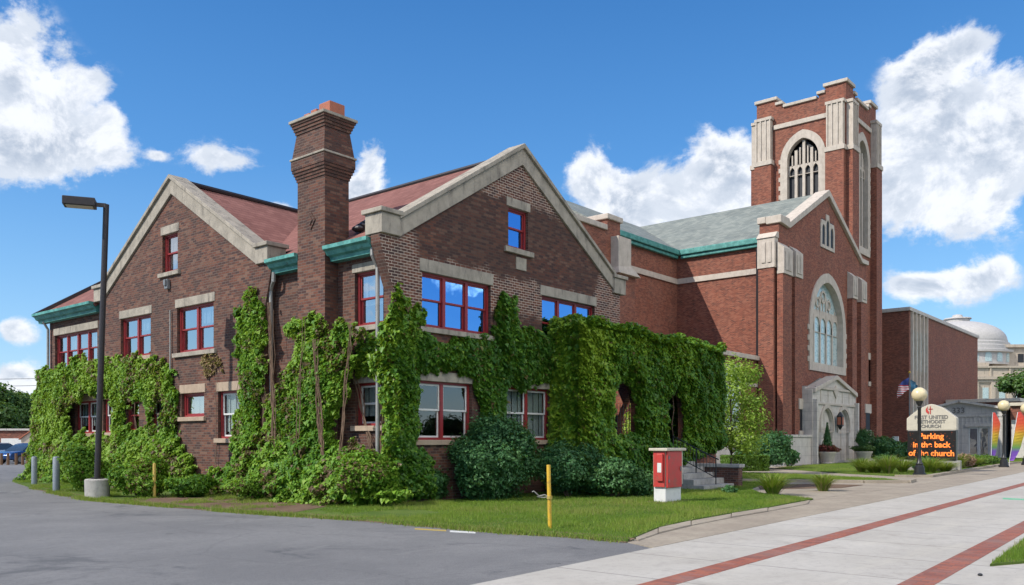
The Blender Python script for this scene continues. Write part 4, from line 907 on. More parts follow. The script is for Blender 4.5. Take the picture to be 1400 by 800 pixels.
rr.add(*roofq([(74.4, YC+.9, 15.93), (XCM, YC+.9, 20.75), (XCM, 49, 20.75), (74.4, 49, 15.93)], .18))
rr.add(*roofq([(47.1, YW-.35, 15.93), (57.0, YW-.35, 15.93), (XCM, YR, 20.75), (47.1, YR, 20.75)], .18))
rr.add(*roofq([(47.1, 49, 15.93), (XCM, 49, 15.93), (XCM, YR, 20.75), (47.1, YR, 20.75)], .18))
rr.build('roof', M['slate'], church)
b = MB(); yd = 25.45; b.tube([(XN-.12, yd, 15.5), (XN-.12, yd, 7.6)], .11, 8); b.tube([(XN-.25, yd+3.4, 15.5)], .1, 8) if False else None; b.build('downspout', M['bronze'], church)
# aisle window
r = pxr('Y', 25.0, 985, 1009, 506, 586); bl('window_surround', 'Y', 25.0, r[0]-.3, r[1]+.3, r[2]-.2, r[3]+.5, proud=.05, dep=-.002); b = MB(); b.bx('Y', 25.0, r[0], r[1], -.062, -.052, r[2], r[3])
wv = b.build('window', M['white_paint'], church); b = MB(); mm_ = (r[0]+r[1])/2
for x0, x1 in ((r[0]+.1, mm_-.05), (mm_+.05, r[1]-.1)):
    b.bx('Y', 25.0, x0, x1, -.07, -.064, r[2]+.1, r[3]-.1)
b.build('pane', M['glass_leaded'], wv)

# tower
TX0, TX1, TY0, TY1 = 73.0, 80.9, 24.6, 32.5; TZ = 31.0
tw = MB()
bx0, bx1 = aX(1119.5, TX0), aX(1077, TX0); bm_ = (TY0+TY1)/2
SB = (26.9, 29.65); SBx = ((TX0+TX1)/2-1.38, (TX0+TX1)/2+1.38); gh = lambda q, z0: gothic(q[0]-.2, q[1]+.2, z0-.2, 26.2, 28.1)
tslit = [rect(aY(1187.5, TY0), aY(1191.5, TY0), zY(1189, 522, TY0), zY(1189, 492, TY0)), rect(aY(1186, TY0)-.1, aY(1190.5, TY0), zY(1188, 590, TY0), zY(1188, 566, TY0))]
SL = (SBx[0]+.9, SBx[1]-.9)
tw.slab('X', TX0, .7, rect(TY0+.702, TY1-.702, 0, TZ), [gh(SB, 20.6)])
tw.slab('Y', TY0, .7, rect(TX0, TX1, 0, TZ), [gh(SBx, 18.6)]+tslit)
tw.slab('X', TX1-.7, .7, rect(TY0+.702, TY1-.702, 0, TZ), [gh(SB, 20.6)]); tw.slab('Y', TY1-.7, .7, rect(TX0, TX1, 0, TZ), [gh(SBx, 20.6)])
tw.box(TX0+.71, TX1-.71, TY0+.71, TY1-.71, 28.5, 29)
for x0, x1 in ((TX0, TX0+1.75), (TX1-1.75, TX1)):
    for y0, y1 in ((TY0, TY0+1.75), (TY1-1.75, TY1)): tw.box(x0, x1, y0, y1, TZ, 31.85)
for x0, x1 in ((TX0+1.75, TX0+2.3), (TX1-2.3, TX1-1.75)):
    tw.box(x0, x1, TY0, TY0+.7, TZ, 31.35); tw.box(x0, x1, TY1-.7, TY1, TZ, 31.35)
for y0, y1 in ((TY0+1.75, TY0+2.3), (TY1-2.3, TY1-1.75)): tw.box(TX0, TX0+.7, y0, y1, TZ, 31.35); tw.box(TX1-.7, TX1, y0, y1, TZ, 31.35)
BW = 1.55; PR = .55
for y0 in (TY0+.02, TY1-BW-.02): tw.box(TX0-PR, TX0-.002, y0, y0+BW, 0, 26.1); tw.box(TX1+.002, TX1+PR, y0, y0+BW, 0, 26.1)
for x0 in (TX0+.02, TX1-BW-.02): tw.box(x0, x0+BW, TY0-PR, TY0-.002, 0, 26.1); tw.box(x0, x0+BW, TY1+.002, TY1+PR, 0, 26.1)
tw.box(TX0+.71, TX1-.71, TY0+1.2, TY1-.71, 19.4, 19.6)
tower = tw.build('tower', M[MC], church)
def capbox(ax, c, a0, a1, sgn=-1):
    P0 = PR-.1; d0, d1 = (-P0, -.003) if sgn < 0 else (.003, P0)
    b = MB(); b.bx(ax, c, a0+.08, a1-.08, d0, d1, 26.5, 30.1); e0, e1 = (d0-.1, d1) if sgn < 0 else (d0, d1+.1)
    b.bx(ax, c, a0-.08, a1+.08, e0-(.08 if sgn < 0 else 0), e1+(.08 if sgn > 0 else 0), 26.1, 26.5); b.bx(ax, c, a0-.02, a1+.02, e0, e1, 30.1, 30.35)
    f = d0 if sgn < 0 else d1; w3 = (a1-a0-.16)/3
    for i in range(4):
        x = a0+.08+w3*i; x = min(max(x, a0+.08+.06), a1-.08-.06)
        b.bx(ax, c, x-.06, x+.06, (f-.09 if sgn < 0 else f+.001), (f-.001 if sgn < 0 else f+.09), 26.502, 30.098)
    b.build('buttress_cap', M['stone_church'], tower)
for y0 in (TY0+.02, TY1-BW-.02): capbox('X', TX0, y0, y0+BW); capbox('X', TX1, y0, y0+BW, 1)
for x0 in (TX0+.02, TX1-BW-.02): capbox('Y', TY0, x0, x0+BW); capbox('Y', TY1, x0, x0+BW, 1)
cb = MB()
cb.bx('X', TX0, TY0+BW+.04, TY1-BW-.04, -.14, -.002, 29.2, 29.6); cb.bx('Y', TY0, TX0+BW+.04, TX1-BW-.04, -.14, -.002, 29.2, 29.6)
O = .16
for (x0, x1) in ((TX0-O, TX0+1.75+O), (TX1-1.75-O, TX1+O)):
    for (y0, y1) in ((TY0-O, TY0+1.75+O), (TY1-1.75-O, TY1+O)): cb.box(x0, x1, y0, y1, 31.85, 32.13)
for y in (TY0, TY1-.7):
    cb.box(TX0+2.3+O, TX1-2.3-O, y-O, y+.7+O, TZ+.001, TZ+.25)
    for x0 in (TX0+1.75, TX1-2.3-O): cb.box(x0, x0+.55+O, y-O, y+.7+O, 31.35, 31.6)
for x in (TX0, TX1-.7):
    cb.box(x-O, x+.7+O, TY0+2.3+O, TY1-2.3-O, TZ+.001, TZ+.25)
    for y0 in (TY0+1.75, TY1-2.3-O): cb.box(x-O, x+.7+O, y0, y0+.55+O, 31.35, 31.6)
cb.build('parapet_coping', M['stone_church'], tower, bevel=.03)
def belfry(ax, c, a0, a1, z0, zs, za, filled=False):
    surround(tower, ax, c, a0, a1, z0, zs, za, .62, .12, .16)
    b = MB(); n = 4; m_ = (a0+a1)/2
    for i in range(1, n): x = a0+(a1-a0)*i/n; b.bx(ax, c+.16, x-.12, x+.12, 0, .25, z0, za-.15 if i == 2 else zs+.85)
    for i in range(n):
        x0 = a0+(a1-a0)*i/n+.02; x1 = x0+(a1-a0)/n-.04; xm = (x0+x1)/2
        b.slab(ax, c+.18, .16, rect(x0, x1, zs-1.35, zs-.45), [[(p[0], min(p[1], zs-.5)) for p in gothic(x0+.09, x1-.09, zs-1.3, zs-1.05, zs-.6, 4)]])
        b.bx(ax, c+.18, xm-.05, xm+.05, 0, .16, zs-.5, zs+(1.05 if i in (1, 2) else .45))
    wn_ = b.build('belfry_window', M['stone_church'], tower)
    b = MB(); z = z0+.1
    while z < za-.2:
        hw = (a1-a0)/2-.03 if z < zs-.1 else max(.15, ((a1-a0)/2)*(1-(max(0, z-zs)/(za-zs))**1.3)-.12)
        b.bx(ax, c+.40, m_-hw, m_+hw, 0, .10, z, z+.155); z += .16
    b.build('belfry_dark_backing', M['dark_fill'] if not filled else M['stone_church'], wn_)  # near-solid dark board standing in for the shade inside the opening
    return wn_
belfry('X', TX0, SB[0], SB[1], 20.6, 26.2, 27.95); belfry('Y', TY0, SBx[0], SBx[1], 18.6, 26.2, 27.95)
dk = MB(); dk.box(TX0+1.6, TX1-1.6, TY0+1.6, TY1-1.6, 19.7, 28.3); dk.build('tower_dark_core', M['dark_fill'], tower)  # solid dark box in place of the unlit inside of the tower
for s in tslit:
    a0, a1 = s[0][0], s[1][0]; z0, z1 = s[0][1], s[2][1]
    bl('lintel', 'Y', TY0, a0-.15, a1+.15, z1, z1+.6, proud=.05, par=tower); bl('sill', 'Y', TY0, a0-.15, a1+.15, z0-.4, z0, proud=.08, par=tower)
    b = MB(); b.bx('Y', TY0, a0+.002, a1-.002, .25, .3, z0, z1); b.build('slit_window', M['dark_fill'], tower)
b = MB(); b.box(TX0-PR-.15, TX1+PR+.15, TY0-PR-.25, TY0-PR-.01, 0, 1.75); b.build('base_course', M['stone_ashlar'], tower, bevel=.03)

# ================================================================ FLAT-ROOFED BRICK WING
BX, BY = 85.5, 23.0
wing = empty('brick_wing', (100, 30, 0), 'flat roofed red brick wing right of the tower with a stone window strip', 'building')
b = MB(); b.box(BX+6.2, 114.2, BY, 45, 0, 13.9); b.box(BX, BX+6.2, BY+.6, 45, 0, 13.9); b.box(BX, BX+.5, BY, BY+.598, 0, 13.9); b.box(BX-4.5, BX-.002, BY+2.6, 40, 0, 13.7); b.build('wall', M['brick_block'], wing)
b = MB(); b.box(BX-.15, 114.4, BY-.15, 45, 13.9, 14.25); b.box(BX-4.7, BX-.16, BY+2.4, 40, 13.7, 14.0); b.build('coping', M['stone_grey'], wing, bevel=.03)
b = MB(); b.box(BX+.52, BX+6.18, BY+.1, BY+.58, 0, 13.88)
for i in range(5): x = BX+.7+i*1.3; b.box(x, x+.25, BY-.15, BY+.09, 0, 13.88)
strip = b.build('window_strip', M['stone_church'], wing)
b = MB()
for i in range(4):
    x = BX+.96+i*1.3
    for z0, z1 in ((8.4, 12.2), (1.5, 5.0)): b.box(x+.1, x+.92, BY+.05, BY+.098, z0, z1)
b.build('pane', M['glass_leaded'], strip)
b = MB(); b.box(BX-.2, BX+.0, BY+.3, 30, 0, 1.4); b.build('base_course', M['stone_ashlar'], wing)
# entrance building with shallow gable
EX = 90.0; ent = empty('entrance_building', (EX, 20, 0), 'low grey stone entrance building numbered 333 with glass double doors', 'building')
ey0, ey1 = aX(1371, EX), aX(1268, EX); em = (ey0+ey1)/2+.4; dY0, dY1 = aX(1352.5, EX), aX(1323.5, EX)
b = MB(); b.slab('X', EX, .5, [(ey0, 0), (ey1, 0), (ey1, 4.75), (em, 5.45), (ey0, 4.75)], [rect(dY0, dY1, .12, 2.95)]); b.box(EX+.502, 104, ey0, ey0+.4, 0, 4.7); b.box(EX+.502, 104, ey1-.4, ey1, 0, 4.7); b.box(98, 98.3, ey0+.41, ey1-.41, 0, 4.7)
b.build('wall', M['stone_grey'], ent)
b = MB(); b.add(*roofq([(EX-.35, ey0-.3, 4.78), (EX-.35, em, 5.55), (104, em, 5.55), (104, ey0-.3, 4.78)], .22)); b.add(*roofq([(EX-.35, ey1+.3, 4.78), (EX-.35, em, 5.55), (104, em, 5.55), (104, ey1+.3, 4.78)], .22)); b.build('roof', M['stone_grey'], ent)
b = MB()
for i in range(18):
    y = ey0+.2+i*(ey1-ey0-.4)/17
    if not (dY0-.3 < y < dY1+.3): b.bx('X', EX, y-.05, y+.05, -.05, -.002, 0, 3.9)
    else: b.bx('X', EX, y-.05, y+.05, -.05, -.002, 3.3, 3.9)
b.bx('X', EX, ey0, ey1, -.09, -.003, 3.92, 4.1); b.bx('X', EX, dY0-.25, dY1+.25, -.12, -.003, 2.98, 3.28); b.build('panel_rib', M['stone_grey'], ent)
for i in range(2):
    y0 = dY0+(dY1-dY0)/2*i+.02; y1 = y0+(dY1-dY0)/2-.04; b = MB(); b.bx('X', EX, y0, y0+.1, .1, .2, .13, 2.94); b.bx('X', EX, y1-.1, y1, .1, .2, .13, 2.94); b.bx('X', EX, y0+.1, y1-.1, .1, .2, 2.8, 2.94); b.bx('X', EX, y0+.1, y1-.1, .1, .2, .13, .35)
    d_ = b.build('door', M['white_paint'], ent); b = MB(); b.bx('X', EX, y0+.1, y1-.1, .13, .16, .35, 2.8); b.build('pane', M['glass'], d_)
def text(body, size, mat_, parent, frame, name='lettering', ext=.012, align='CENTER', bold=0, sx=1):
    cu = bpy.data.curves.new(name, 'FONT'); cu.body = body; cu.size = size; cu.extrude = ext; cu.align_x = align; cu.offset = bold
    tmp = bpy.data.objects.new(name, cu); COL.objects.link(tmp); bpy.context.view_layer.update()
    me = bpy.data.meshes.new_from_object(tmp.evaluated_get(bpy.context.evaluated_depsgraph_get())); bpy.data.objects.remove(tmp)
    me.transform(Matrix.Diagonal((sx, 1, 1, 1))); me.transform(frame); me.materials.clear(); me.materials.append(mat_)
    o = bpy.data.objects.new(name, me); COL.objects.link(o)
    if parent is not None: o.parent = parent; o.matrix_parent_inverse = chain(parent).inverted()
    return o
def frameX(x, y, z): return Matrix(((0, 0, -1, x), (-1, 0, 0, y), (0, 1, 0, z), (0, 0, 0, 1)))   # text facing -X
text('333', .75, M['letter'], ent, frameX(EX-.06, aX(1310.5, EX), 4.3), 'house_number', .02, bold=.01)
# low wing right of entrance
lw = empty('low_wing', (110, 15, 0), 'low brick wing with a cream roof edge at the far right, behind the rainbow banners', 'building')
b = MB(); b.box(91.2, 130, 8.5, ey0-.42, 0, 4.9); b.box(98.5, 128, ey0+.1, 22.6, 4.9, 5.6); b.build('wall', M['brick_block'], lw)
b = MB(); b.box(90.9, 130, 8.2, ey0-.4, 4.9, 5.2); b.box(98.2, 128, ey0-.1, 22.8, 5.6, 5.95); b.build('roof', M['cream'], lw, bevel=.03)
b = MB(); b.bx('X', 91.2, 8.6, ey0-.5, -.06, -.002, 0, 3.6)
b.build('stone_panel', M['stone_grey'], lw)

# courthouse with dome
court = empty('courthouse', (215, 60, 0), 'pale stone courthouse with a ribbed dome and arched drum windows, far right', 'courthouse')
cx, cy = at(1309, 200); hz = lambda y, d=200: EYE+(HOR-y)/F*d
b = MB(); dr = 11.3; prof = [(dr, hz(503)), (dr, hz(488)), (dr+.7, hz(487)), (dr+.7, hz(484)), (dr*.99, hz(483)), (dr*.99, hz(478)), (dr*.95, hz(477)), (dr*.95, hz(473)), (dr*.91, hz(472)), (dr*.91, hz(469))]
b.lathe(cx, cy, prof, 48); b.build('drum', M['dome'], court)
b = MB(); prof = [(dr*.90*math.cos(t), hz(469)+(hz(440)-hz(469))*math.sin(t)) for t in np.linspace(0, 1.42, 12)]; b.lathe(cx, cy, prof, 48); b.build('dome', M['dome'], court, smooth=True)
b = MB(); b.lathe(cx, cy, [(2.6, hz(441)), (2.6, hz(437)), (3.0, hz(437)), (2.9, hz(435.5)), (1.2, hz(434)), (1.0, hz(431)), (.2, hz(430))], 24); b.build('lantern', M['dome'], court)
for i in range(24):
    b = MB()
    a = 2*math.pi*i/24; ux, uy = math.cos(a), math.sin(a); tx, ty = -uy, ux; m_ = Matrix(((tx, 0, ux, cx+ux*(dr-.1)), (ty, 0, uy, cy+uy*(dr-.1)), (0, 1, 0, 0), (0, 0, 0, 1)))
    g_ = arch(-.75, .75, hz(500), hz(492), 8); n = len(g_); vs = [tuple(m_ @ Vector((p[0], p[1], k))) for k in (0, .14) for p in g_]
    b.add(vs, [tuple(range(n)), tuple(range(n, 2*n))]+[(j, (j+1) % n, n+(j+1) % n, n+j) for j in range(n)]); b.build('drum_window', M['glass_leaded'], court)
bx_, by_ = at(1345, 185); b = MB(); D = 185
x0c, y0c = at(1325, D); x1c, y1c = at(1500, D)
ca = math.atan2(y1c-y0c, x1c-x0c); L_ = math.hypot(x1c-x0c, y1c-y0c)
FR = Matrix.Translation((x0c, y0c, 0)) @ Matrix.Rotation(ca, 4, 'Z')
def cbx(b, x0, x1, y0, y1, z0, z1):
    vs = [tuple(FR @ Vector((x, y, z))) for z in (z0, z1) for y in (y0, y1) for x in (x0, x1)]
    b.add(vs, [(0, 2, 3, 1), (4, 5, 7, 6), (0, 1, 5, 4), (2, 6, 7, 3), (0, 4, 6, 2), (1, 3, 7, 5)])
hz2 = lambda y: hz(y, D)
cbx(b, 0, L_, 0, 30, 0, hz2(503)); cbx(b, 8.5, L_, 6, 30, hz2(502), hz2(470)); cbx(b, 1.5, 6, 3, 30, hz2(503), hz2(494)); b.build('wall', M['stone_court'], court)
b = MB(); cbx(b, -.5, L_, -.6, .5, hz2(519), hz2(515)); cbx(b, -.3, L_, -.35, .5, hz2(503), hz2(500.5)); cbx(b, 8.0, L_, 5.4, 7, hz2(471), hz2(467)); cbx(b, -.3, L_, -.3, -.002, hz2(523), hz2(520))
for i in range(8): cbx(b, 1.0+i*3.6, 1.8+i*3.6, -.5, -.003, hz2(590), hz2(523.2))
for i in range(40): cbx(b, .2+i*.7, .5+i*.7, -.25, -.005, hz2(514.8), hz2(503.2)) if i % 6 == 0 else None
b.build('cornice', M['stone_court'], court)
for i in range(6):
    b = MB(); cbx(b, 2.9+i*3.6, 4.2+i*3.6, -.05, -.003, hz2(545), hz2(530)); b.build('window', M['glass_leaded'], court)
    b = MB(); cbx(b, 10.5+i*3.6, 11.8+i*3.6, 5.92, 5.997, hz2(492), hz2(480)); b.build('window', M['dark_fill'], court)

# ================================================================ IVY AND SHRUBS ON THE HOUSE
def ivything(name, label, loc): return empty(name, loc, label, 'ivy')
def vines(t, ax, c, pts, seed, n=6, r=.018, dep=.04):
    g = random.Random(seed)
    for i in range(n):
        b = MB(); (a0, z0), (a1, z1) = pts[g.randrange(len(pts))]; P_ = []
        for k in range(9):
            f = k/8; a = a0+(a1-a0)*f+g.uniform(-.12, .12); z = z0+(z1-z0)*f; d = c-dep-g.uniform(0, .05); P_.append((a, d, z) if ax == 'Y' else (d, a, z))
        b.tube(P_, [r*(1-.08*k) for k in range(9)], 5); b.build('vine_stem', M['stem'], t)
t = ivything('wall_ivy', 'green ivy curtain hanging round the ground floor windows at the far left of the house', (14.4, 31, 0))
ivy_on(t, 'X', XG-.02, [(53, 508), (75, 503), (100, 494), (140, 487), (180, 487), (213, 492), (236, 503), (243, 540), (243, 590), (262, 622), (272, 650), (268, 674), (200, 686), (150, 690), (100, 682), (47, 668), (47, 600), (50, 540)],
       [[(96, 550), (120, 543), (153, 541), (157, 590), (130, 594), (97, 597)], [(175, 549), (194, 545), (203, 560), (200, 588), (173, 590)], [(209, 552), (222, 550), (224, 578), (212, 583)]], T=.20, dens=2300, size=.08, foot=.55, seed=11, bright=1.05, ragged=.25, mat_='ivy_wild')
vines(t, 'X', XG, [((22.9+k*1.3, 0), (23.1+k*1.3, 4.1)) for k in range(8)], 3)
t = ivything('climbing_ivy', 'narrow column of ivy climbing the pipe beside the left gable', (14.4, 21.8, 0))
ivy_on(t, 'X', XG-.05, [(330, 430), (342, 408), (354, 400), (362, 420), (368, 470), (362, 520), (358, 600), (376, 640), (384, 684), (330, 688), (275, 676), (290, 655), (318, 645), (328, 560), (333, 500), (322, 485), (323, 465)], T=.15, dens=2400, size=.08, foot=.6, seed=21, bright=.85, mat_='ivy_wild')
ivy_on(t, 'X', XG-.02, [(322, 420), (328, 418), (330, 440), (324, 442)], T=.1, seed=22, name='ivy_sprig')
vines(t, 'X', XG, [((21.6, 0), (21.9, 6)), ((21.4, 0), (21.2, 5.5)), ((22.1, 0), (22.4, 5))], 5)
t = ivything('dead_ivy', 'small brown dried ivy patch under the right window of the left gable', (14.5, 25, 4))
ivy_on(t, 'X', XG-.01, [(277, 482), (300, 478), (304, 500), (292, 518), (284, 512)], T=.1, dens=500, size=.07, seed=23, mat_='ivy_dry', bright=.6, ragged=.3)
t = ivything('wild_vines', 'big wild tangle of vines and weeds heaped against the chimney', (14.2, 20, 0))
ivy_on(t, 'X', XW-.42, [(398, 452), (410, 442), (440, 434), (452, 458), (470, 450), (485, 441), (494, 458), (488, 500), (474, 545), (462, 600), (500, 612), (545, 640), (560, 690), (480, 700), (400, 695), (372, 692), (370, 620), (362, 560), (378, 530), (396, 508), (402, 475)], T=.26, dens=2500, size=.085, foot=.85, seed=31, mat_='ivy_wild', bright=.92, ragged=.3)
vines(t, 'X', XW-.5, [((19.6, 0), (19.2, 5)), ((18.2, 0), (18.7, 4.4)), ((20.4, 0), (20.8, 5.6)), ((17.8, 0), (17.2, 4.6))], 8, 26, .018, .3)
t = ivything('corner_ivy', 'bright green ivy spires climbing the near corner of the house', (14.8, 16.6, 0))  # leaf tint on the spires is raised in place of light on them
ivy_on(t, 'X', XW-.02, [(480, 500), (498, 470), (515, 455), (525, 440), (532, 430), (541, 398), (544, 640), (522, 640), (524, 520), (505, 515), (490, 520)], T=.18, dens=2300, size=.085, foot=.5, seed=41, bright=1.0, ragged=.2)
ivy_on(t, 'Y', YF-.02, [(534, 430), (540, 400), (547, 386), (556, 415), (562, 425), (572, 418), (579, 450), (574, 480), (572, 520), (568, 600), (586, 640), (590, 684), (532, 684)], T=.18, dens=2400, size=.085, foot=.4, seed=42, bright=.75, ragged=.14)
vines(t, 'X', XW, [((16.9, 0), (17.0, 4.5)), ((17.1, 1), (18.2, 4.2))], 9, 8)
t = ivything('facade_ivy', 'dark ivy band across the street facade between upper and lower windows', (18, 16.4, 3))
ivy_on(t, 'Y', YF-.02, [(556, 452), (600, 462), (640, 458), (674, 462), (679, 420), (686, 398), (692, 412), (700, 402), (708, 440), (716, 455), (735, 454), (765, 452), (765, 530), (745, 520), (722, 532), (691, 528), (688, 592), (655, 600), (648, 530), (640, 514), (610, 508), (567, 510), (556, 520)], T=.20, dens=2000, size=.09, seed=51, neat=True, bright=.5, ragged=.16)
vines(t, 'Y', YF, [((18.6, 0), (18.7, 4.8)), ((19, 0), (18.9, 5.2))], 10)
t = ivything('porch_ivy', 'thick leafy ivy covering the whole arcade porch around its two arches', (25, 15.2, 0))
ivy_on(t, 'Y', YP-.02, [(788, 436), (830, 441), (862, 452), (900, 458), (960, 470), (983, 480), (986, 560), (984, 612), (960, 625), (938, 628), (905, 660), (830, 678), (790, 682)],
       [[(836, 598), (835, 548), (841, 528), (851, 519), (861, 527), (867, 548), (867, 592)], [(908, 606), (908, 550), (913, 539), (921, 534), (929, 541), (932, 560), (932, 606)]], T=.34, dens=2300, size=.092, foot=.5, seed=61, bright=.62, ragged=.10, neat=True, light_grad=(PX0, PX0+2.2, .38))
ivy_on(t, 'X', PX0-.02, [wp('X', PX0, *q) for q in [(750, 437), (806, 432), (806, 690), (750, 690)]], T=.34, dens=2500, size=.092, foot=.5, seed=62, bright=1.05, px=False, ragged=.1, neat=True)  # brighter leaf tint imitates sun on this side face
g = np.random.default_rng(63); n = 14000; xx = g.uniform(PX0-.25, PX1+.1, n); yy = g.uniform(YP-.45, 17.0, n); p2 = np.stack([xx, yy], 1)
lu = vnoise(p2, 1.8, 4); hz_ = PZ-.05+(.08+.42*lu)*g.uniform(.2, 1, n)+np.where(xx < 24.2, .12, 0)
leaf_mesh('foliage', np.stack([xx, yy, hz_], 1), np.array([0, -.2, 1.])+g.normal(0, .5, (n, 3)), g.normal(0, 1, (n, 3)), .12*g.uniform(.6, 1.3, n), np.clip(.62+g.normal(0, .15, n), 0, .94), M['ivy'], t)
ivy_on(t, 'X', PX1+.02-.0, rect(YP, 18, .5, PZ), T=-.25, dens=900, seed=64, px=False, bright=.45)
vines(t, 'Y', YP, [((23.0+k, 0), (23.2+k, 4.5)) for k in range(6)], 12)

def wildshrub(label, px, py, w_, h, n, size, m_, seed, bright=.5, name='shrub', shape='oval', cat='shrub', dy=.75, group=None, dd=None, k=9):
    x, y = gp(px, py); rx = w_
    return shrub(name, label, cat, x+.55*w_, y+.5*w_, rx, rx*dy, h, n, size, m_, seed, group, bright=bright, shape=shape, k=k)
x, y = at(676, 23.9); yt = empty('shrub', (x, y, 0), 'large dark green shrub before the lower windows on the street side', 'shrub')
ylum = [(x, y, 1.05, 1.30, .95, 1.25)]; g = np.random.default_rng(171)
for i in range(16): a_ = g.uniform(0, 6.28); e_ = g.uniform(-.3, 1.3); ylum.append((x+math.cos(a_)*math.cos(e_)*1.0, y+math.sin(a_)*math.cos(e_)*.65, 1.05+math.sin(e_)*.95, .55, .5, .42))
blob_leaves('foliage', ylum, 42000, .08, 'yew', yt, 71, hollow=.45, bright=.55)
m = MB(); m.tube([(x, y, -.02), (x+.05, y, .9)], [.05, .02], 6); m.build('stem', M['stem'], yt)
wildshrub('yellow green shrub bulging onto the grass at the near corner of the house', 505, 698, 1.0, 1.45, 16000, .085, 'ivy_wild', 72, .72, 'weedy_shrub')
wildshrub('leafy weedy shrub in front of the chimney vines', 425, 690, 1.0, 1.3, 15000, .085, 'ivy_wild', 73, .5, 'weedy_shrub')
wildshrub('low sprawling weeds between the narrow ivy column and the chimney vines', 350, 688, .95, .7, 9000, .08, 'ivy_wild', 74, .66, 'weedy_shrub')
wildshrub('dark shrub wedged against the left side of the ivy porch', 780, 684, 1.2, 1.7, 14000, .08, 'yew', 75, .5)
wildshrub('low dark shrub below the first porch arch', 846, 684, 1.15, 1.1, 6000, .09, 'yew', 76, .7)
wildshrub('mid green shrub behind the red cabinet', 878, 682, .62, .85, 4200, .08, 'yew', 77, .9)
wildshrub('dark shrub in shade at the foot of the corner ivy', 583, 690, .7, 1.0, 7000, .08, 'yew', 78, .55)
wildshrub('bushy vines at the base of the left gable beside the yellow post', 250, 684, .8, .65, 7500, .085, 'ivy_wild', 79, .42, 'weedy_shrub')
wildshrub('tall green bush at the foot of the far left ivy', 105, 676, .8, 1.5, 11000, .085, 'ivy_wild', 80, .5, 'weedy_shrub')
wildshrub('bright bush behind the lamp post base', 176, 684, .9, 1.25, 11000, .085, 'ivy_wild', 81, .66, 'weedy_shrub')
wildshrub('low leafy clump at the end of the cheek wall', 1000, 677, .28, .3, 700, .07, 'yew', 82, .6, 'low_plant', cat='plant')
# church planting
shrub('courtyard_shrub', 'light green bush right behind the side opening of the porch', 'shrub', 33.2, 18.6, 1.9, 1.9, 4.2, 7000, .12, 'lime_leaf', 88)  # pale lime leaf on both bushes stands in for sunlight in this shade
shrub('courtyard_shrub', 'bright green bush seen through the porch arches', 'shrub', 35.5, 20.8, 3.0, 2.4, 4.4, 9000, .16, 'lime_leaf', 89)
x, y = at(1046, 50); shrub('yew_bush', 'large dark rounded bush in front of the church corner pier', 'bush', x, y, 2.0, 1.6, 2.05, 11000, .14, 'yew', 90)
x, y = at(1080, 54); shrub('yew_bush', 'small dark bush beside the stone base left of the portal', 'bush', x, y, .9, .8, 1.2, 2500, .13, 'yew', 91)
x, y = at(1018, 47); hd = empty('box_hedge', (x, y, 0), 'low bright green clipped hedge at the end of the ivy porch', 'hedge')
g = np.random.default_rng(92); n = 9000; p = g.uniform(-1, 1, (n, 3)); ax_ = g.integers(0, 3, n); p[np.arange(n), ax_] = np.sign(p[np.arange(n), ax_])*g.uniform(.82, 1.03, n); nn_ = np.zeros((n, 3)); nn_[np.arange(n), ax_] = np.sign(p[np.arange(n), ax_])
c40, s40 = math.cos(R(-40)), math.sin(R(-40)); P_ = p*np.array([1.15, .6, .42])+np.array([0, 0, .44]); X_ = P_[:, 0]*c40-P_[:, 1]*s40+x; Y_ = P_[:, 0]*s40+P_[:, 1]*c40+y
leaf_mesh('foliage', np.stack([X_, Y_, P_[:, 2]], 1), nn_+g.normal(0, .5, (n, 3)), g.normal(0, 1, (n, 3)), .10*g.uniform(.6, 1.3, n), np.clip(.6+g.normal(0, .2, n), 0, 1), M['box_leaf'], hd, shape='oval')
for i, (px, d, r_, h_, lab) in enumerate(((1202, 64, 1.5, 2.3, 'dark bush behind the right hand planter'), (1222, 66, 1.4, 1.9, 'dark low bush at the foot of the tower, nearest the tower corner'), (1240, 68, 1.2, 1.7, 'dark bush behind the left edge of the church sign'))):
    x, y = at(px, d); shrub('yew_bush', lab, 'bush', x, y, r_, r_*.8, h_*.85, 3500, .17, 'yew', 93+i)
# young light tree in front of the aisle
def tree(name, label, x, y, h, cr, n, size, m_, seed, trunk=.07, z0=.3, cat='tree', k=10, hollow=.3):
    t = empty(name, (x, y, 0), label, cat); g = random.Random(seed); b = MB()
    b.tube([(x, y, -.05), (x+.03*h, y, h*.35), (x, y+.02*h, h*.85)], [trunk, trunk*.75, trunk*.2], 8); lum = []
    for i in range(k):
        a = g.uniform(0, 6.28); zz = h*(z0+(.95-z0)*g.random()); f = cr*math.sqrt(max(.1, 1-((zz/h-z0-.25*(1-z0))/(.78*(1-z0)))**2))*g.uniform(.4, .8)
        p = (x+math.cos(a)*f, y+math.sin(a)*f, zz); b.tube([(x, y, zz*.6), ((x+p[0])/2, (y+p[1])/2, zz*.86), p], [trunk*.4, trunk*.25, trunk*.08], 6)
        q = cr*g.uniform(.30, .5); lum.append((*p, q, q, q*.8))
    b.build('trunk', M['bark'], t); blob_leaves('crown', lum, n, size, m_, t, seed, hollow=hollow, up=.5); return t
x, y = at(999, 42); tree('young_tree', 'light green young tree between the ivy porch and the church aisle', x, y, 5.6, 1.85, 8500, .12, 'lime_leaf', 100, .05, z0=.2, k=30)
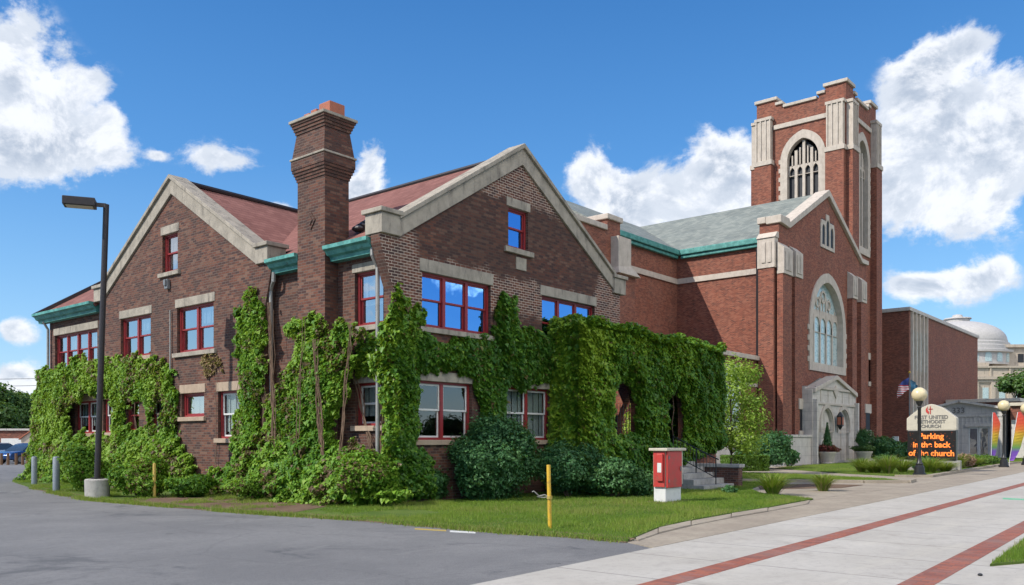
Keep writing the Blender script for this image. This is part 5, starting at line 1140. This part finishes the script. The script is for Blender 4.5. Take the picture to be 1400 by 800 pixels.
# background trees
for i, (px, d, h_, cr_, lab) in enumerate(((-18, 120, 9.0, 4.5, 'broad tree at the left edge behind the low brick building'), (22, 125, 8.2, 4.2, 'rounded dark tree behind the low brick building, close to the house'), (52, 132, 6.6, 3.5, 'small tree behind the far left corner of the house'))):
    x, y = at(px, d); tree('background_tree', lab, x, y, h_, cr_, 9000, .45, 'tree_leaf', 110+i, .25, k=16)
x, y = at(1394, 118); tree('background_tree', 'dark green tree in front of the courthouse at the right edge', x, y, 11.0, 3.7, 9000, .4, 'tree_leaf', 120, .22, z0=.2, k=16)
x, y = at(1440, 112); tree('background_tree', 'dark tree just past the right edge beside the low wing', x, y, 12, 4.5, 5000, .45, 'tree_leaf', 121, .22, k=14)

# grasses
def grass_area(name, pts, n, h0, h1, seed, bright=.5, label='short mown grass growing on the lawn', z=.05, mask=None):
    a = np.array(pts); g = np.random.default_rng(seed); P2 = np.stack([g.uniform(a[:, 0].min(), a[:, 0].max(), n), g.uniform(a[:, 1].min(), a[:, 1].max(), n)], 1)
    k = inpoly(P2[:, 0], P2[:, 1], pts)
    if mask is not None: k &= mask(P2)
    P2 = P2[k]; n = len(P2); nz = vnoise(P2, .9, seed); nz2 = vnoise(P2, 3.5, seed+1); h = (h0+(h1-h0)*nz*nz2*1.6)*g.uniform(.6, 1.2, n)
    ti = np.clip(bright+.75*(nz-.5)+.25*(nz2-.5)+g.normal(0, .13, n), 0, .9); dr_ = g.uniform(0, 1, n) < .05+.25*(vnoise(P2, .55, seed+5) > .66); ti[dr_] = g.uniform(.88, 1, dr_.sum())
    return tag(blades(name, P2, h, g.uniform(.008, .018, n), ti, M['grass'], z0=z-.01, seed=seed), label, 'grass', kind='stuff')
le = np.array(lawn_edge)
vis = lambda P2: ((P2[:, 1] < 16.6) | ((P2[:, 0] < 15.0))) & ~((P2[:, 1] > 13.5+(P2[:, 0]-13)*.2) & (P2[:, 0] < 15) & (vnoise(P2, 1.1, 77)+.35*vnoise(P2, 4, 78) > .62))
grass_area('lawn_grass', front_lawn, 620000, .045, .12, 200, .52, 'short mown grass on the lawn in front of the old house', mask=vis)
grass_area('lawn_grass', l2, 60000, .05, .10, 201, .5, 'grass on the narrow lawn strip before the church')
grass_area('lawn_grass', l3, 160000, .05, .10, 202, .55, 'grass on the lawn before the church portal')
vis4 = lambda P2: (P2[:, 0] < 40)
grass_area('lawn_grass', [(12.9, 2.45), (16, 2.60), (40, 3.4), (40, -1), (14.6, 1.6)], 160000, .05, .12, 203, .4, 'grass in the lower right corner beside the brick band', z=.04)
# scruffy weeds and dry grass along the asphalt edge
seg = []
g = np.random.default_rng(210)
for i in range(len(le)-1):
    L_ = np.linalg.norm(le[i+1]-le[i]); m_ = int(L_*900); f = g.uniform(0, 1, (m_, 1)); seg.append(le[i]*(1-f)+le[i+1]*f+g.normal(0, .09, (m_, 2)))
P2 = np.concatenate(seg); k = vnoise(P2, 1.1, 5)+g.uniform(-.2, .2, len(P2)) > .42; P2 = P2[k]
tag(blades('edge_weeds', P2, g.uniform(.03, .13, len(P2)), g.uniform(.01, .02, len(P2)), np.clip(g.normal(.75, .25, len(P2)), 0, 1), M['grass'], z0=.0, lean=.6), 'dry straggling weeds along the edge of the asphalt', 'weeds', kind='stuff')
dirt = MB()
for i in range(len(le)-1):
    p, q = Vector((*le[i], 0)), Vector((*le[i+1], 0)); t_ = (q-p).normalized(); nn = Vector((t_.y, -t_.x, 0)); nn = nn if nn.dot(Vector((1, 1, 0))) > 0 else -nn
    a0 = p-nn*.06; a1 = q-nn*.06; c0_ = p+nn*.22; c1_ = q+nn*.22
    dirt.add([(a0.x, a0.y, .004), (a1.x, a1.y, .004), (c1_.x, c1_.y, .058), (c0_.x, c0_.y, .058)], [(0, 1, 2, 3)])
tag(dirt.build('dirt_edge', M['soil']), kind='structure')
def clump(label, px, py, h, n, seed, name='grass_clump', spread=.35, m_='grass', bright=.72, group=None, scale=1):
    x, y = gp(px, py); t = empty(name, (x, y, 0), label, 'grass clump', group); g = np.random.default_rng(seed); V = []; Fs = []; ti = []
    for i in range(n):
        a = g.uniform(0, 6.28); r0 = g.uniform(0, .14); L = h*g.uniform(.6, 1.1); out = spread*g.uniform(.3, 1.4); wd = .019
        px_ = [(r0+out*(s**1.6), L*(1.25*s-.45*s*s)) for s in (0, .45, .8, 1)]; b0 = len(V); ca_, sa = math.cos(a), math.sin(a)
        for j, (r_, z_) in enumerate(px_):
            w2 = wd*(1-.3*j)
            V.append((x+ca_*r_-sa*w2, y+sa*r_+ca_*w2, z_)); V.append((x+ca_*r_+sa*w2, y+sa*r_-ca_*w2, z_))
        for j in range(3): Fs.append((b0+2*j, b0+2*j+1, b0+2*j+3, b0+2*j+2))
        ti += [float(np.clip(g.normal(bright, .22), 0, 1))]*8
    me = bpy.data.meshes.new('blades'); me.from_pydata(V, [], Fs); at_ = me.attributes.new('tint', 'FLOAT', 'POINT'); at_.data.foreach_set('value', ti); me.materials.append(M[m_])
    o = bpy.data.objects.new('blades', me); COL.objects.link(o); o.parent = t; o.matrix_parent_inverse = chain(t).inverted(); return t
clump('arching clump of ornamental grass right of the steps', 1056, 678, .8, 420, 300, spread=.7)
clump('second ornamental grass clump, nearer the church', 1125, 672, .7, 380, 301, spread=.5)
for i, px in enumerate((1178, 1196, 1214, 1234, 1272, 1292, 1312, 1330)):
    clump(('row of grass clumps, number %s from the left, in the bed before the church sign' % ['first', 'second', 'third', 'fourth', 'fifth', 'sixth', 'seventh', 'eighth'][i]), px, 648-(max(0, px-1270))*.13+(i*7 % 3-1)*1.2, (.95, .75, 1.15, .85, 1.0, .7, 1.1, .8)[i], 420, 310+i, spread=.75+.15*(i*5 % 3), bright=.78, group='grass clumps before the church sign')
for i, (px, py, lab, mm_) in enumerate(((1212, 640, 'small dark shrub among the grasses left of the sign', 'yew'), (1318, 641, 'pink flowering clump right of the sign', 'pink'), (1338, 638, 'green shrub right of the pink flowers', 'box_leaf'), (1352, 636, 'low green shrub at the right end of the bed', 'box_leaf'), (1265, 645, 'blue green shrub under the church sign', 'yew'))):
    x, y = gp(px, py); shrub('bed_shrub', lab, 'shrub', x, y, .9, .8, .8, 1500, .12, mm_, 330+i)

# ================================================================ STREET FURNITURE
x, y = gp(133, 682)
lp = empty('parking_lamp', (x, y, 0), 'tall dark parking lot lamp with a box head on a round concrete foot', 'lamp')
b = MB(); b.lathe(x, y, [(.33, -.05), (.34, .55), (.30, .58)], 28); b.build('concrete_foot', M['conc_step'], lp, smooth=True)
b = MB(); tx, ty = x+RT.x*.26, y+RT.y*.26; b.tube([(x, y, .58), (tx, ty, 8.55)], [.085, .08], 16); b.lathe(x, y, [(.17, .58), (.17, .62)], 12); b.build('pole', M['bronze'], lp, smooth=True)
hd = MB(); hv = -RT*1.0-FW*.35; hv.normalize(); hu = Vector((-hv.y, hv.x, 0))
def obox(b, o_, u, v, w_, a, bb, c):
    vs = [o_+u*(a[i])+v*(bb[j])+w_*(c[k]) for k in (0, 1) for j in (0, 1) for i in (0, 1)]; b.add(vs, [(0, 2, 3, 1), (4, 5, 7, 6), (0, 1, 5, 4), (2, 6, 7, 3), (0, 4, 6, 2), (1, 3, 7, 5)])
Oo = Vector((tx, ty, 8.42)); Z = Vector((0, 0, 1))
obox(hd, Oo, hv, hu, Z, (.27, 1.12), (-.24, .24), (0, .24)); h_ = hd.build('lamp_head', M['bronze'], lp, bevel=.02)
b = MB(); obox(b, Oo, hv, hu, Z, (.34, 1.04), (-.18, .18), (-.012, -.001)); b.build('lens', M['lens'], h_)
b = MB(); obox(b, Oo, hv, hu, Z, (.0, .27), (-.05, .05), (.05, .15)); b.build('arm', M['bronze'], lp)
def bollard(px, py, h, r_, m_, label, name='bollard', tilt=0, cat='bollard'):
    x, y = gp(px, py); t = MB(); t.lathe(0, 0, [(r_, -.05), (r_, h-.05), (r_*.75, h-.012), (r_*.2, h)], 18); o = t.build(name, m_, smooth=True); o.location = (x, y, 0)
    o.rotation_euler = (tilt, tilt, 0); return tag(o, label, cat)
bollard(77, 674, 1.18, .105, M['galv'], 'grey steel bollard nearest the lamp post')
bollard(47, 664, 1.1, .10, M['galv'], 'grey steel bollard at the far corner of the house')
bollard(211, 683, 1.05, .045, M['yellow_dull'], 'short weathered yellow post beside the left gable vines', 'marker_post', cat='post')
x, y = gp(752, 726)
yp = empty('yellow_post', (x, y, 0), 'bright yellow metal post on the lawn edge with a loose cable tied to it', 'post')
b = MB(); b.tube([(x, y, -.02), (x-.035, y+.01, 1.24)], [.038, .038], 14); b.build('pole', M['yellow'], yp, smooth=True)
b = MB(); b.lathe(x-.02, y, [(.055, .60), (.055, .66)], 12); b.build('band', M['yellow_dull'], yp)
b = MB(); b.tube([(x-.03, y, .64), (x-.10, y+.05, .68), (x-.18, y+.12, .66), (x-.26, y+.18, .75), (x-.29, y+.2, .74)], .012, 6); b.tube([(x-.03, y, .64), (x-.12, y+.06, .63), (x-.2, y+.15, .645)], .010, 6); b.build('cable', M['pipe'], yp)
# red cabinet
cab = empty('red_cabinet', (20.2, 11.6, 0), 'red painted cabinet with a pale cap on a white block pedestal beside the steps', 'cabinet')
cx0, cx1, cy0, cy1 = 19.86, 20.75, 11.36, 11.78
b = MB(); b.box(cx0+.03, cx1-.03, cy0+.03, cy1-.03, 0, .5); b.build('pedestal', M['white_paint'], cab, bevel=.015)
b = MB(); b.box(cx0+.02, cx1-.02, cy0+.02, cy1-.02, .5, 1.42); b.build('body', M['cream'], cab)
b = MB(); b.box(cx0+.03, cx1-.09, cy0-.03, cy0+.018, .44, 1.41); b.build('door', M['red_cab'], cab, bevel=.008)
b = MB(); b.box(cx0-.03, cx0+.018, cy0+.03, cy1-.05, .46, 1.40); b.build('side_panel', M['red_cab'], cab, bevel=.008)
b = MB(); b.box(cx0-.09, cx0-.032, cy0+.06, cy0+.24, .62, 1.34); bx1_ = b.build('side_box', M['red_cab'], cab, bevel=.01)
b = MB(); b.box(cx0-.095, cx0-.091, cy0+.09, cy0+.21, .85, 1.1); b.build('notice', M['white_paint'], bx1_)
b = MB(); b.box(cx0-.10, cx1+.05, cy0-.09, cy1+.05, 1.42, 1.49); b.build('cap', M['cream'], cab, bevel=.01)
tag(MB().prism([(cx0-.5, cy0-.05), (cx0-.1, cy0-.3), (cx1+.2, cy0-.1), (cx1+.5, cy0+.5), (cx0-.2, cy1+.2)], 0, .065).build('mulch_patch', M['soil']), kind='structure')
for zz in (.62, 1.24): b = MB(); b.box(cx0+.07, cx0+.13, cy0-.042, cy0-.031, zz-.04, zz+.04); b.build('hinge', M['grey_metal'], cab)
b = MB(); b.box(cx1-.20, cx1-.16, cy0-.055, cy0-.031, .88, 1.0); b.build('handle', M['grey_metal'], cab, bevel=.004)
b = MB(); b.box(cx1-.088, cx1-.022, cy0-.012, cy0+.018, .52, 1.405); b.build('trim', M['cream'], cab)
# globe street lamps
def globe_lamp():
    t = empty('street_lamp', (0, 0, 0), 'black cast iron street lamp with a pale globe in front of the church sign', 'street lamp', 'globe street lamps')
    b = MB(); b.lathe(0, 0, [(.30, 0), (.30, .12), (.24, .16), (.22, .45), (.15, .52), (.17, .58), (.11, .66), (.085, .9), (.075, 3.2), (.11, 3.26), (.07, 3.32), (.15, 3.48), (.16, 3.55)], 16); b.build('pole', M['black_metal'], t, smooth=True, local=True)
    b = MB(); b.sphere((0, 0, 3.87), .35, .35, .34, 24, 16); b.build('globe', M['globe'], t, smooth=True, local=True); return t
gl = globe_lamp(); x, y = gp(1257, 651); gl.location = (x, y, 0)
x, y = at(1372.5, 53.5); copytree(gl, (x, y, 0), label='globe street lamp between the two rainbow banners')
x, y = at(1403, 58); copytree(gl, (x, y, 0), label='globe street lamp cut by the right edge of the view')
# church sign
SXp = 50.0; sy0, sy1 = aX(1307, SXp), aX(1240.5, SXp); sm_ = (sy0+sy1)/2
sg = empty('church_sign', (SXp, sm_, 0), 'church sign with a cream pediment above an orange lettered display board', 'sign')
b = MB(); b.box(SXp+.05, SXp+.35, sy0-.2, sy1+.2, 0, .62); b.build('base', M['conc_step'], sg, bevel=.02)
b = MB(); b.box(SXp, SXp+.4, sy0, sy1, .62, 2.24); b.build('display', M['led_off'], sg, bevel=.02)
b = MB(); b.slab('X', SXp-.02, .44, [(sy0-.03, 2.25), (sy1+.03, 2.25), (sy1+.03, 2.9), (sm_+.62, 3.42), (sm_+.15, 3.63), (sm_, 3.66), (sm_-.15, 3.63), (sm_-.62, 3.42), (sy0-.03, 2.9)]); hdp = b.build('pediment', M['cream'], sg, bevel=.02)
for i, ln in enumerate(('Parking', 'in the back', 'of the church')): text(ln, .43, M['led_on'], sg, frameX(SXp-.012, sm_, 1.78-i*.46), 'display_text', .004, bold=.012, sx=.98)
for (w__, zz, sz) in (('FIRST UNITED', 2.86, .27), ('METHODIST', 2.62, .26), ('CHURCH', 2.38, .24)): text(w__, sz, M['letter'], hdp, frameX(SXp-.035, sm_, zz), 'lettering', .006, bold=.006)
b = MB(); ey, ez = sm_+.12, 3.12; b.bx('X', SXp-.03, ey-.10, ey-.06, -.012, 0, ez, ez+.42); b.bx('X', SXp-.03, ey-.20, ey+.02, -.012, 0, ez+.25, ez+.29)
b.build('emblem', M['letter_red'], hdp); b = MB(); b.slab('X', SXp-.042, .012, [(ey+.0, ez-.02), (ey+.14, ez+.12), (ey+.15, ez+.26), (ey+.04, ez+.42), (ey+.07, ez+.26), (ey-.02, ez+.12)]); b.build('emblem', M['letter_red'], hdp)
b = MB(); rs = random.Random(5)
for i in range(70):
    yy_ = rs.uniform(sy0+.1, sy1-.1); zz_ = rs.uniform(.75, 2.15); b.box(SXp-.004, SXp-.001, yy_-rs.uniform(.01, .06), yy_, zz_-.012, zz_)
b.build('display_glow', M['led_dim'], sg)
# rainbow feather banners
def banner(label, px, d, w_, h, bend, lean):
    x, y = at(px, d); t = empty('feather_banner', (x, y, 0), label, 'banner'); b = MB(); n = 16
    P_ = []; V = []
    for i in range(n+1):
        f = i/n; z = .35+h*f; off = lean*f; sag = .05*math.sin(f*7); wd = w_*math.sin(min(1, f*2.2+.25)*math.pi/2)*(1-max(0, f-.78)*3.6)
        e0 = Vector((RT.x*off, RT.y*off, z)); e1 = e0+RT*max(.04, wd)*(-1 if bend < 0 else 1)+FW*(.12*math.sin(f*5)+sag); V += [e0, e1, e0+FW*.012, e1+FW*.012]
    F_ = []
    for i in range(n):
        a = 4*i; c = a+4
        F_ += [(a, a+1, c+1, c), (a+2, a+3, c+3, c+2), (a, a+2, c+2, c), (a+1, a+3, c+3, c+1)]
    b.add(V, F_); b.build('flag', M['rainbow'], t, local=True)
    b = MB(); b.tube([(0, 0, 0)]+[tuple(V[4*i]) for i in range(n+1)], .018, 6); b.build('pole', M['white_paint'], t, local=True); return t
banner('narrow rainbow banner left of the second globe lamp', 1355, 60, .50, 3.3, 1, .12)
banner('wide leaning rainbow banner at the right edge', 1380, 56, .70, 3.2, 1, .55)
# flagpole + flags
x, y = at(1243.5, 66)
fp = empty('flagpole', (x, y, 0), 'slim flagpole standing between the tower and the church sign', 'flagpole'); b = MB(); b.tube([(x, y, 0), (x, y, 6.9)], [.07, .035], 10); b.build('pole', M['grey_metal'], fp); b = MB(); b.sphere((x, y, 6.96), .09); b.build('finial', M['yellow'], fp)
def clothflag(label, x, y, z, L, H, m_, dirx, name='flag'):
    b = MB(); nx, nz = 14, 8
    V = []
    for i in range(nx+1):
        for j in range(nz+1):
            f = i/nx; V.append(Vector((L*f*.62, .16*math.sin(f*9+j*.25)*f+.05*math.sin(j), -H*j/nz-.75*f**1.3*L*.62)))
    b.v = [tuple(v) for v in V]; b.f = [(i*(nz+1)+j, (i+1)*(nz+1)+j, (i+1)*(nz+1)+j+1, i*(nz+1)+j+1) for i in range(nx) for j in range(nz)]
    o = b.build(name, m_); md = o.modifiers.new('thickness', 'SOLIDIFY'); md.thickness = .01; o.location = (x, y, z); o.rotation_euler.z = dirx; return tag(o, label, 'flag')
clothflag('drooping american flag left of the pole', x-.03, y+.05, 6.55, 1.35, .95, M['usflag'], math.atan2(-RT.y, -RT.x))
clothflag('drooping blue flag right of the pole', x+.05, y-.05, 6.4, .95, .9, M['blueflag'], math.atan2(RT.y, RT.x))
b = MB(); b.tube([(x-.25, y+.9, 0), (x-.25, y+.9, 1.75)], .03, 6); b.box(x-.40, x-.28, y+.7, y+1.15, 1.65, 2.0); tag(b.build('flood_light', M['white_paint']), 'small white floodlight on a stake near the flagpole', 'floodlight')
# planters at the portal
def planter(px, d, label, cone, seed):
    x, y = at(px, d); t = empty('planter', (x, y, 0), label, 'planter'); b = MB(); b.lathe(x, y, [(.40, 0), (.43, .07), (.40, .14), (.55, .70), (.62, .80), (.62, .88), (.52, .88), (.48, .78)], 24); b.build('pot', M['stone_church'], t, smooth=True)
    blob_leaves('flowers', lumps_for(x, y, 1.05, .85, .85, .32, 6, seed), 2200, .10, 'flower' if cone else 'tree_leaf', t, seed)
    if cone: blob_leaves('topiary', [(x, y, 1.2+i*.30, .36-.055*i, .36-.055*i, .3) for i in range(6)], 2600, .085, 'yew', t, seed+1)
    else: blob_leaves('topiary', lumps_for(x, y, 1.75, .72, .72, .95, 6, seed+1), 3500, .10, 'yew', t, seed+1)
    return t
planter(1131, 61, 'stone urn planter with red flowers and a thin conical evergreen left of the doors', True, 400)
planter(1181, 63, 'stone urn planter with a bushy evergreen right of the doors', False, 403)

# far left: low brick building, shed, cars, posts, wires
x, y = at(-10, 92); lb = empty('far_brick_building', (x, y, 0), 'low red brick building with a garage opening at the far left', 'building')
b = MB(); fr2 = Matrix.Translation((x, y, 0)) @ Matrix.Rotation(R(-55), 4, 'Z')
def fb(b, x0, x1, y0, y1, z0, z1): b.add([tuple(fr2 @ Vector((p, q, r_))) for r_ in (z0, z1) for q in (y0, y1) for p in (x0, x1)], [(0, 2, 3, 1), (4, 5, 7, 6), (0, 1, 5, 4), (2, 6, 7, 3), (0, 4, 6, 2), (1, 3, 7, 5)])
fb(b, -12, 6, 0, 10, 0, 2.75); b.build('wall', M['brick_block'], lb); b = MB(); fb(b, -12.2, 6.2, -.2, 10, 2.75, 2.95); b.build('roof_edge', M['stone_grey'], lb)
b = MB(); fb(b, 1.0, 3.4, -.06, -.003, 0, 1.9); b.build('garage_door', M['white_paint'], lb); b = MB(); fb(b, -1.6, .2, -.05, -.003, .8, 1.9); b.build('window', M['cream'], lb)
x, y = at(43, 78); sh = empty('tan_shed', (x, y, 0), 'small tan stone shed with a pitched roof behind the corner of the house', 'shed')
b = MB(); fr2 = Matrix.Translation((x, y, 0)) @ Matrix.Rotation(R(-50), 4, 'Z'); b.add([tuple(fr2 @ Vector(p)) for p in ((-.95, 0, 0), (1.6, 0, 0), (1.6, 0, 1.9), (.5, 0, 2.9), (-.95, 0, 1.9), (-.95, 3, 0), (1.6, 3, 0), (1.6, 3, 1.9), (.5, 3, 2.9), (-.95, 3, 1.9))], [(0, 1, 2, 3, 4), (5, 6, 7, 8, 9), (0, 1, 6, 5), (1, 2, 7, 6), (0, 4, 9, 5), (2, 3, 8, 7), (3, 4, 9, 8)]); b.build('wall', M['stone_court'], sh)
b = MB(); b.add([tuple(fr2 @ Vector(p)) for p in ((-1.1, -.15, 1.85), (.5, -.15, 3.0), (.5, 3.1, 3.0), (-1.1, 3.1, 1.85), (-1.1, -.15, 1.75), (.5, -.15, 2.9), (.5, 3.1, 2.91), (-1.1, 3.1, 1.75))], [(0, 1, 2, 3), (4, 5, 6, 7), (0, 1, 5, 4), (1, 2, 6, 5), (2, 3, 7, 6), (3, 0, 4, 7)]); b.build('roof', M['terracotta'], sh)
def car(label, px, d, rz, m_):
    x, y = at(px, d); t = empty('parked_car', (x, y, 0), label, 'car', rz=rz)
    def sec(prof, hw0, hw1, zc):                           # side outline with tumblehome
        n = len(prof); vs = []
        for s in (-1, 1):
            for (a, z) in prof: f = max(0, min(1, (z-.3)/1.2)); vs.append((a, s*(hw0+(hw1-hw0)*f**1.5), z))
        return vs, [tuple(range(n)), tuple(range(n, 2*n))]+[(i, (i+1) % n, n+(i+1) % n, n+i) for i in range(n)]
    b = MB(); b.add(*sec([(-2.2, .35), (-2.25, .6), (-2.1, .78), (-1.2, .93), (-.95, .95), (1.7, 1.0), (2.15, .92), (2.2, .5), (2.1, .3), (1.75, .26), (-1.75, .26)], .9, .86, 1)); body = b.build('body', m_, t, bevel=.05, local=True, smooth=True)
    b = MB(); b.add(*sec([(-1.15, .94), (-.35, 1.42), (.9, 1.45), (1.75, 1.0)], .95, .60, 1)); b.build('cabin_glass', M['carglass'], t, local=True, smooth=True)
    b = MB(); b.add(*sec([(-.32, 1.44), (-.25, 1.48), (.85, 1.50), (.95, 1.46)], .95, .58, 1)); b.build('roof', m_, t, bevel=.02, local=True)
    for a in (-1.4, 1.35):
        for s in (-1, 1):
            b = MB(); b.tube([(a, s*.70, .33), (a, s*.90, .33)], .33, 18); wh = b.build('wheel', M['tyre'], t, local=True); b = MB(); b.tube([(a, s*.895, .33), (a, s*.915, .33)], .2, 14); b.build('rim', M['grey_metal'], wh, local=True)
    for s in (-1, 1): b = MB(); b.sphere((-2.12, s*.62, .66), .12, .2, .1, 10, 6); b.build('headlight', M['headlamp'], t, local=True, smooth=True)
    return t
car('silver hatchback parked behind the wooden posts, farther back', -8, 66, R(30), M['car_silver'])
car('blue car parked right behind the wooden posts', 36, 63, R(24), M['car_blue'])
pst = MB(); pst.tube([(0, 0, -.02), (0, 0, .8)], [.1, .09], 8); po = pst.build('fence_post', M['wood']); po['category'] = 'post'; po['group'] = 'short wooden posts at the far left'; po['label'] = 'short brown wooden post in the row before the parked cars'
for i, px in enumerate((2, 11, 22, 31, 37)):
    o = po if i == 0 else po.copy()
    if i: COL.objects.link(o)
    o.location = (*at(px, 59), 0)
for z_, lab in ((9.8, 'upper overhead wire across the far left sky'), (8.9, 'lower overhead wire across the far left sky')):
    p0 = at(-260, 105); p1 = at(100, 110); b = MB(); P_ = [(p0[0]+(p1[0]-p0[0])*f, p0[1]+(p1[1]-p0[1])*f, z_-1.0*4*f*(1-f)*.4) for f in np.linspace(0, 1, 12)]; b.tube(P_, .03, 5)
    tag(b.build('overhead_wire', M['black_metal']), lab, 'wire')
b = MB(); b.prism([gp(1371, 681), gp(1400, 682.5), gp(1440, 683), gp(1440, 684.5), gp(1400, 684.3), gp(1371, 683)], .007, .010); tag(b.build('pavement_marking', mat('green_marking_paint', worn((.12, .42, .22), (.3, .4, .3), 3))), kind='structure')
# faded paint marks on the asphalt
for q, m_ in (([(567, 722.5), (610, 725), (610, 726.5), (567, 724)], 'yellow_dull'), ([(615, 725.5), (650, 727.5), (650, 729.5), (615, 727.5)], 'white_paint')):
    b = MB(); b.prism([gp(*p) for p in q], .001, .004); tag(b.build('parking_lot_marking', M[m_]), kind='structure')
b = MB(); g_ = gp(1340, 788); b.sphere((g_[0], g_[1], .02), .035, .03, .02, 10, 6); tag(b.build('pebble', M['black_metal']), 'dark pebble on the concrete at the lower right', 'pebble')
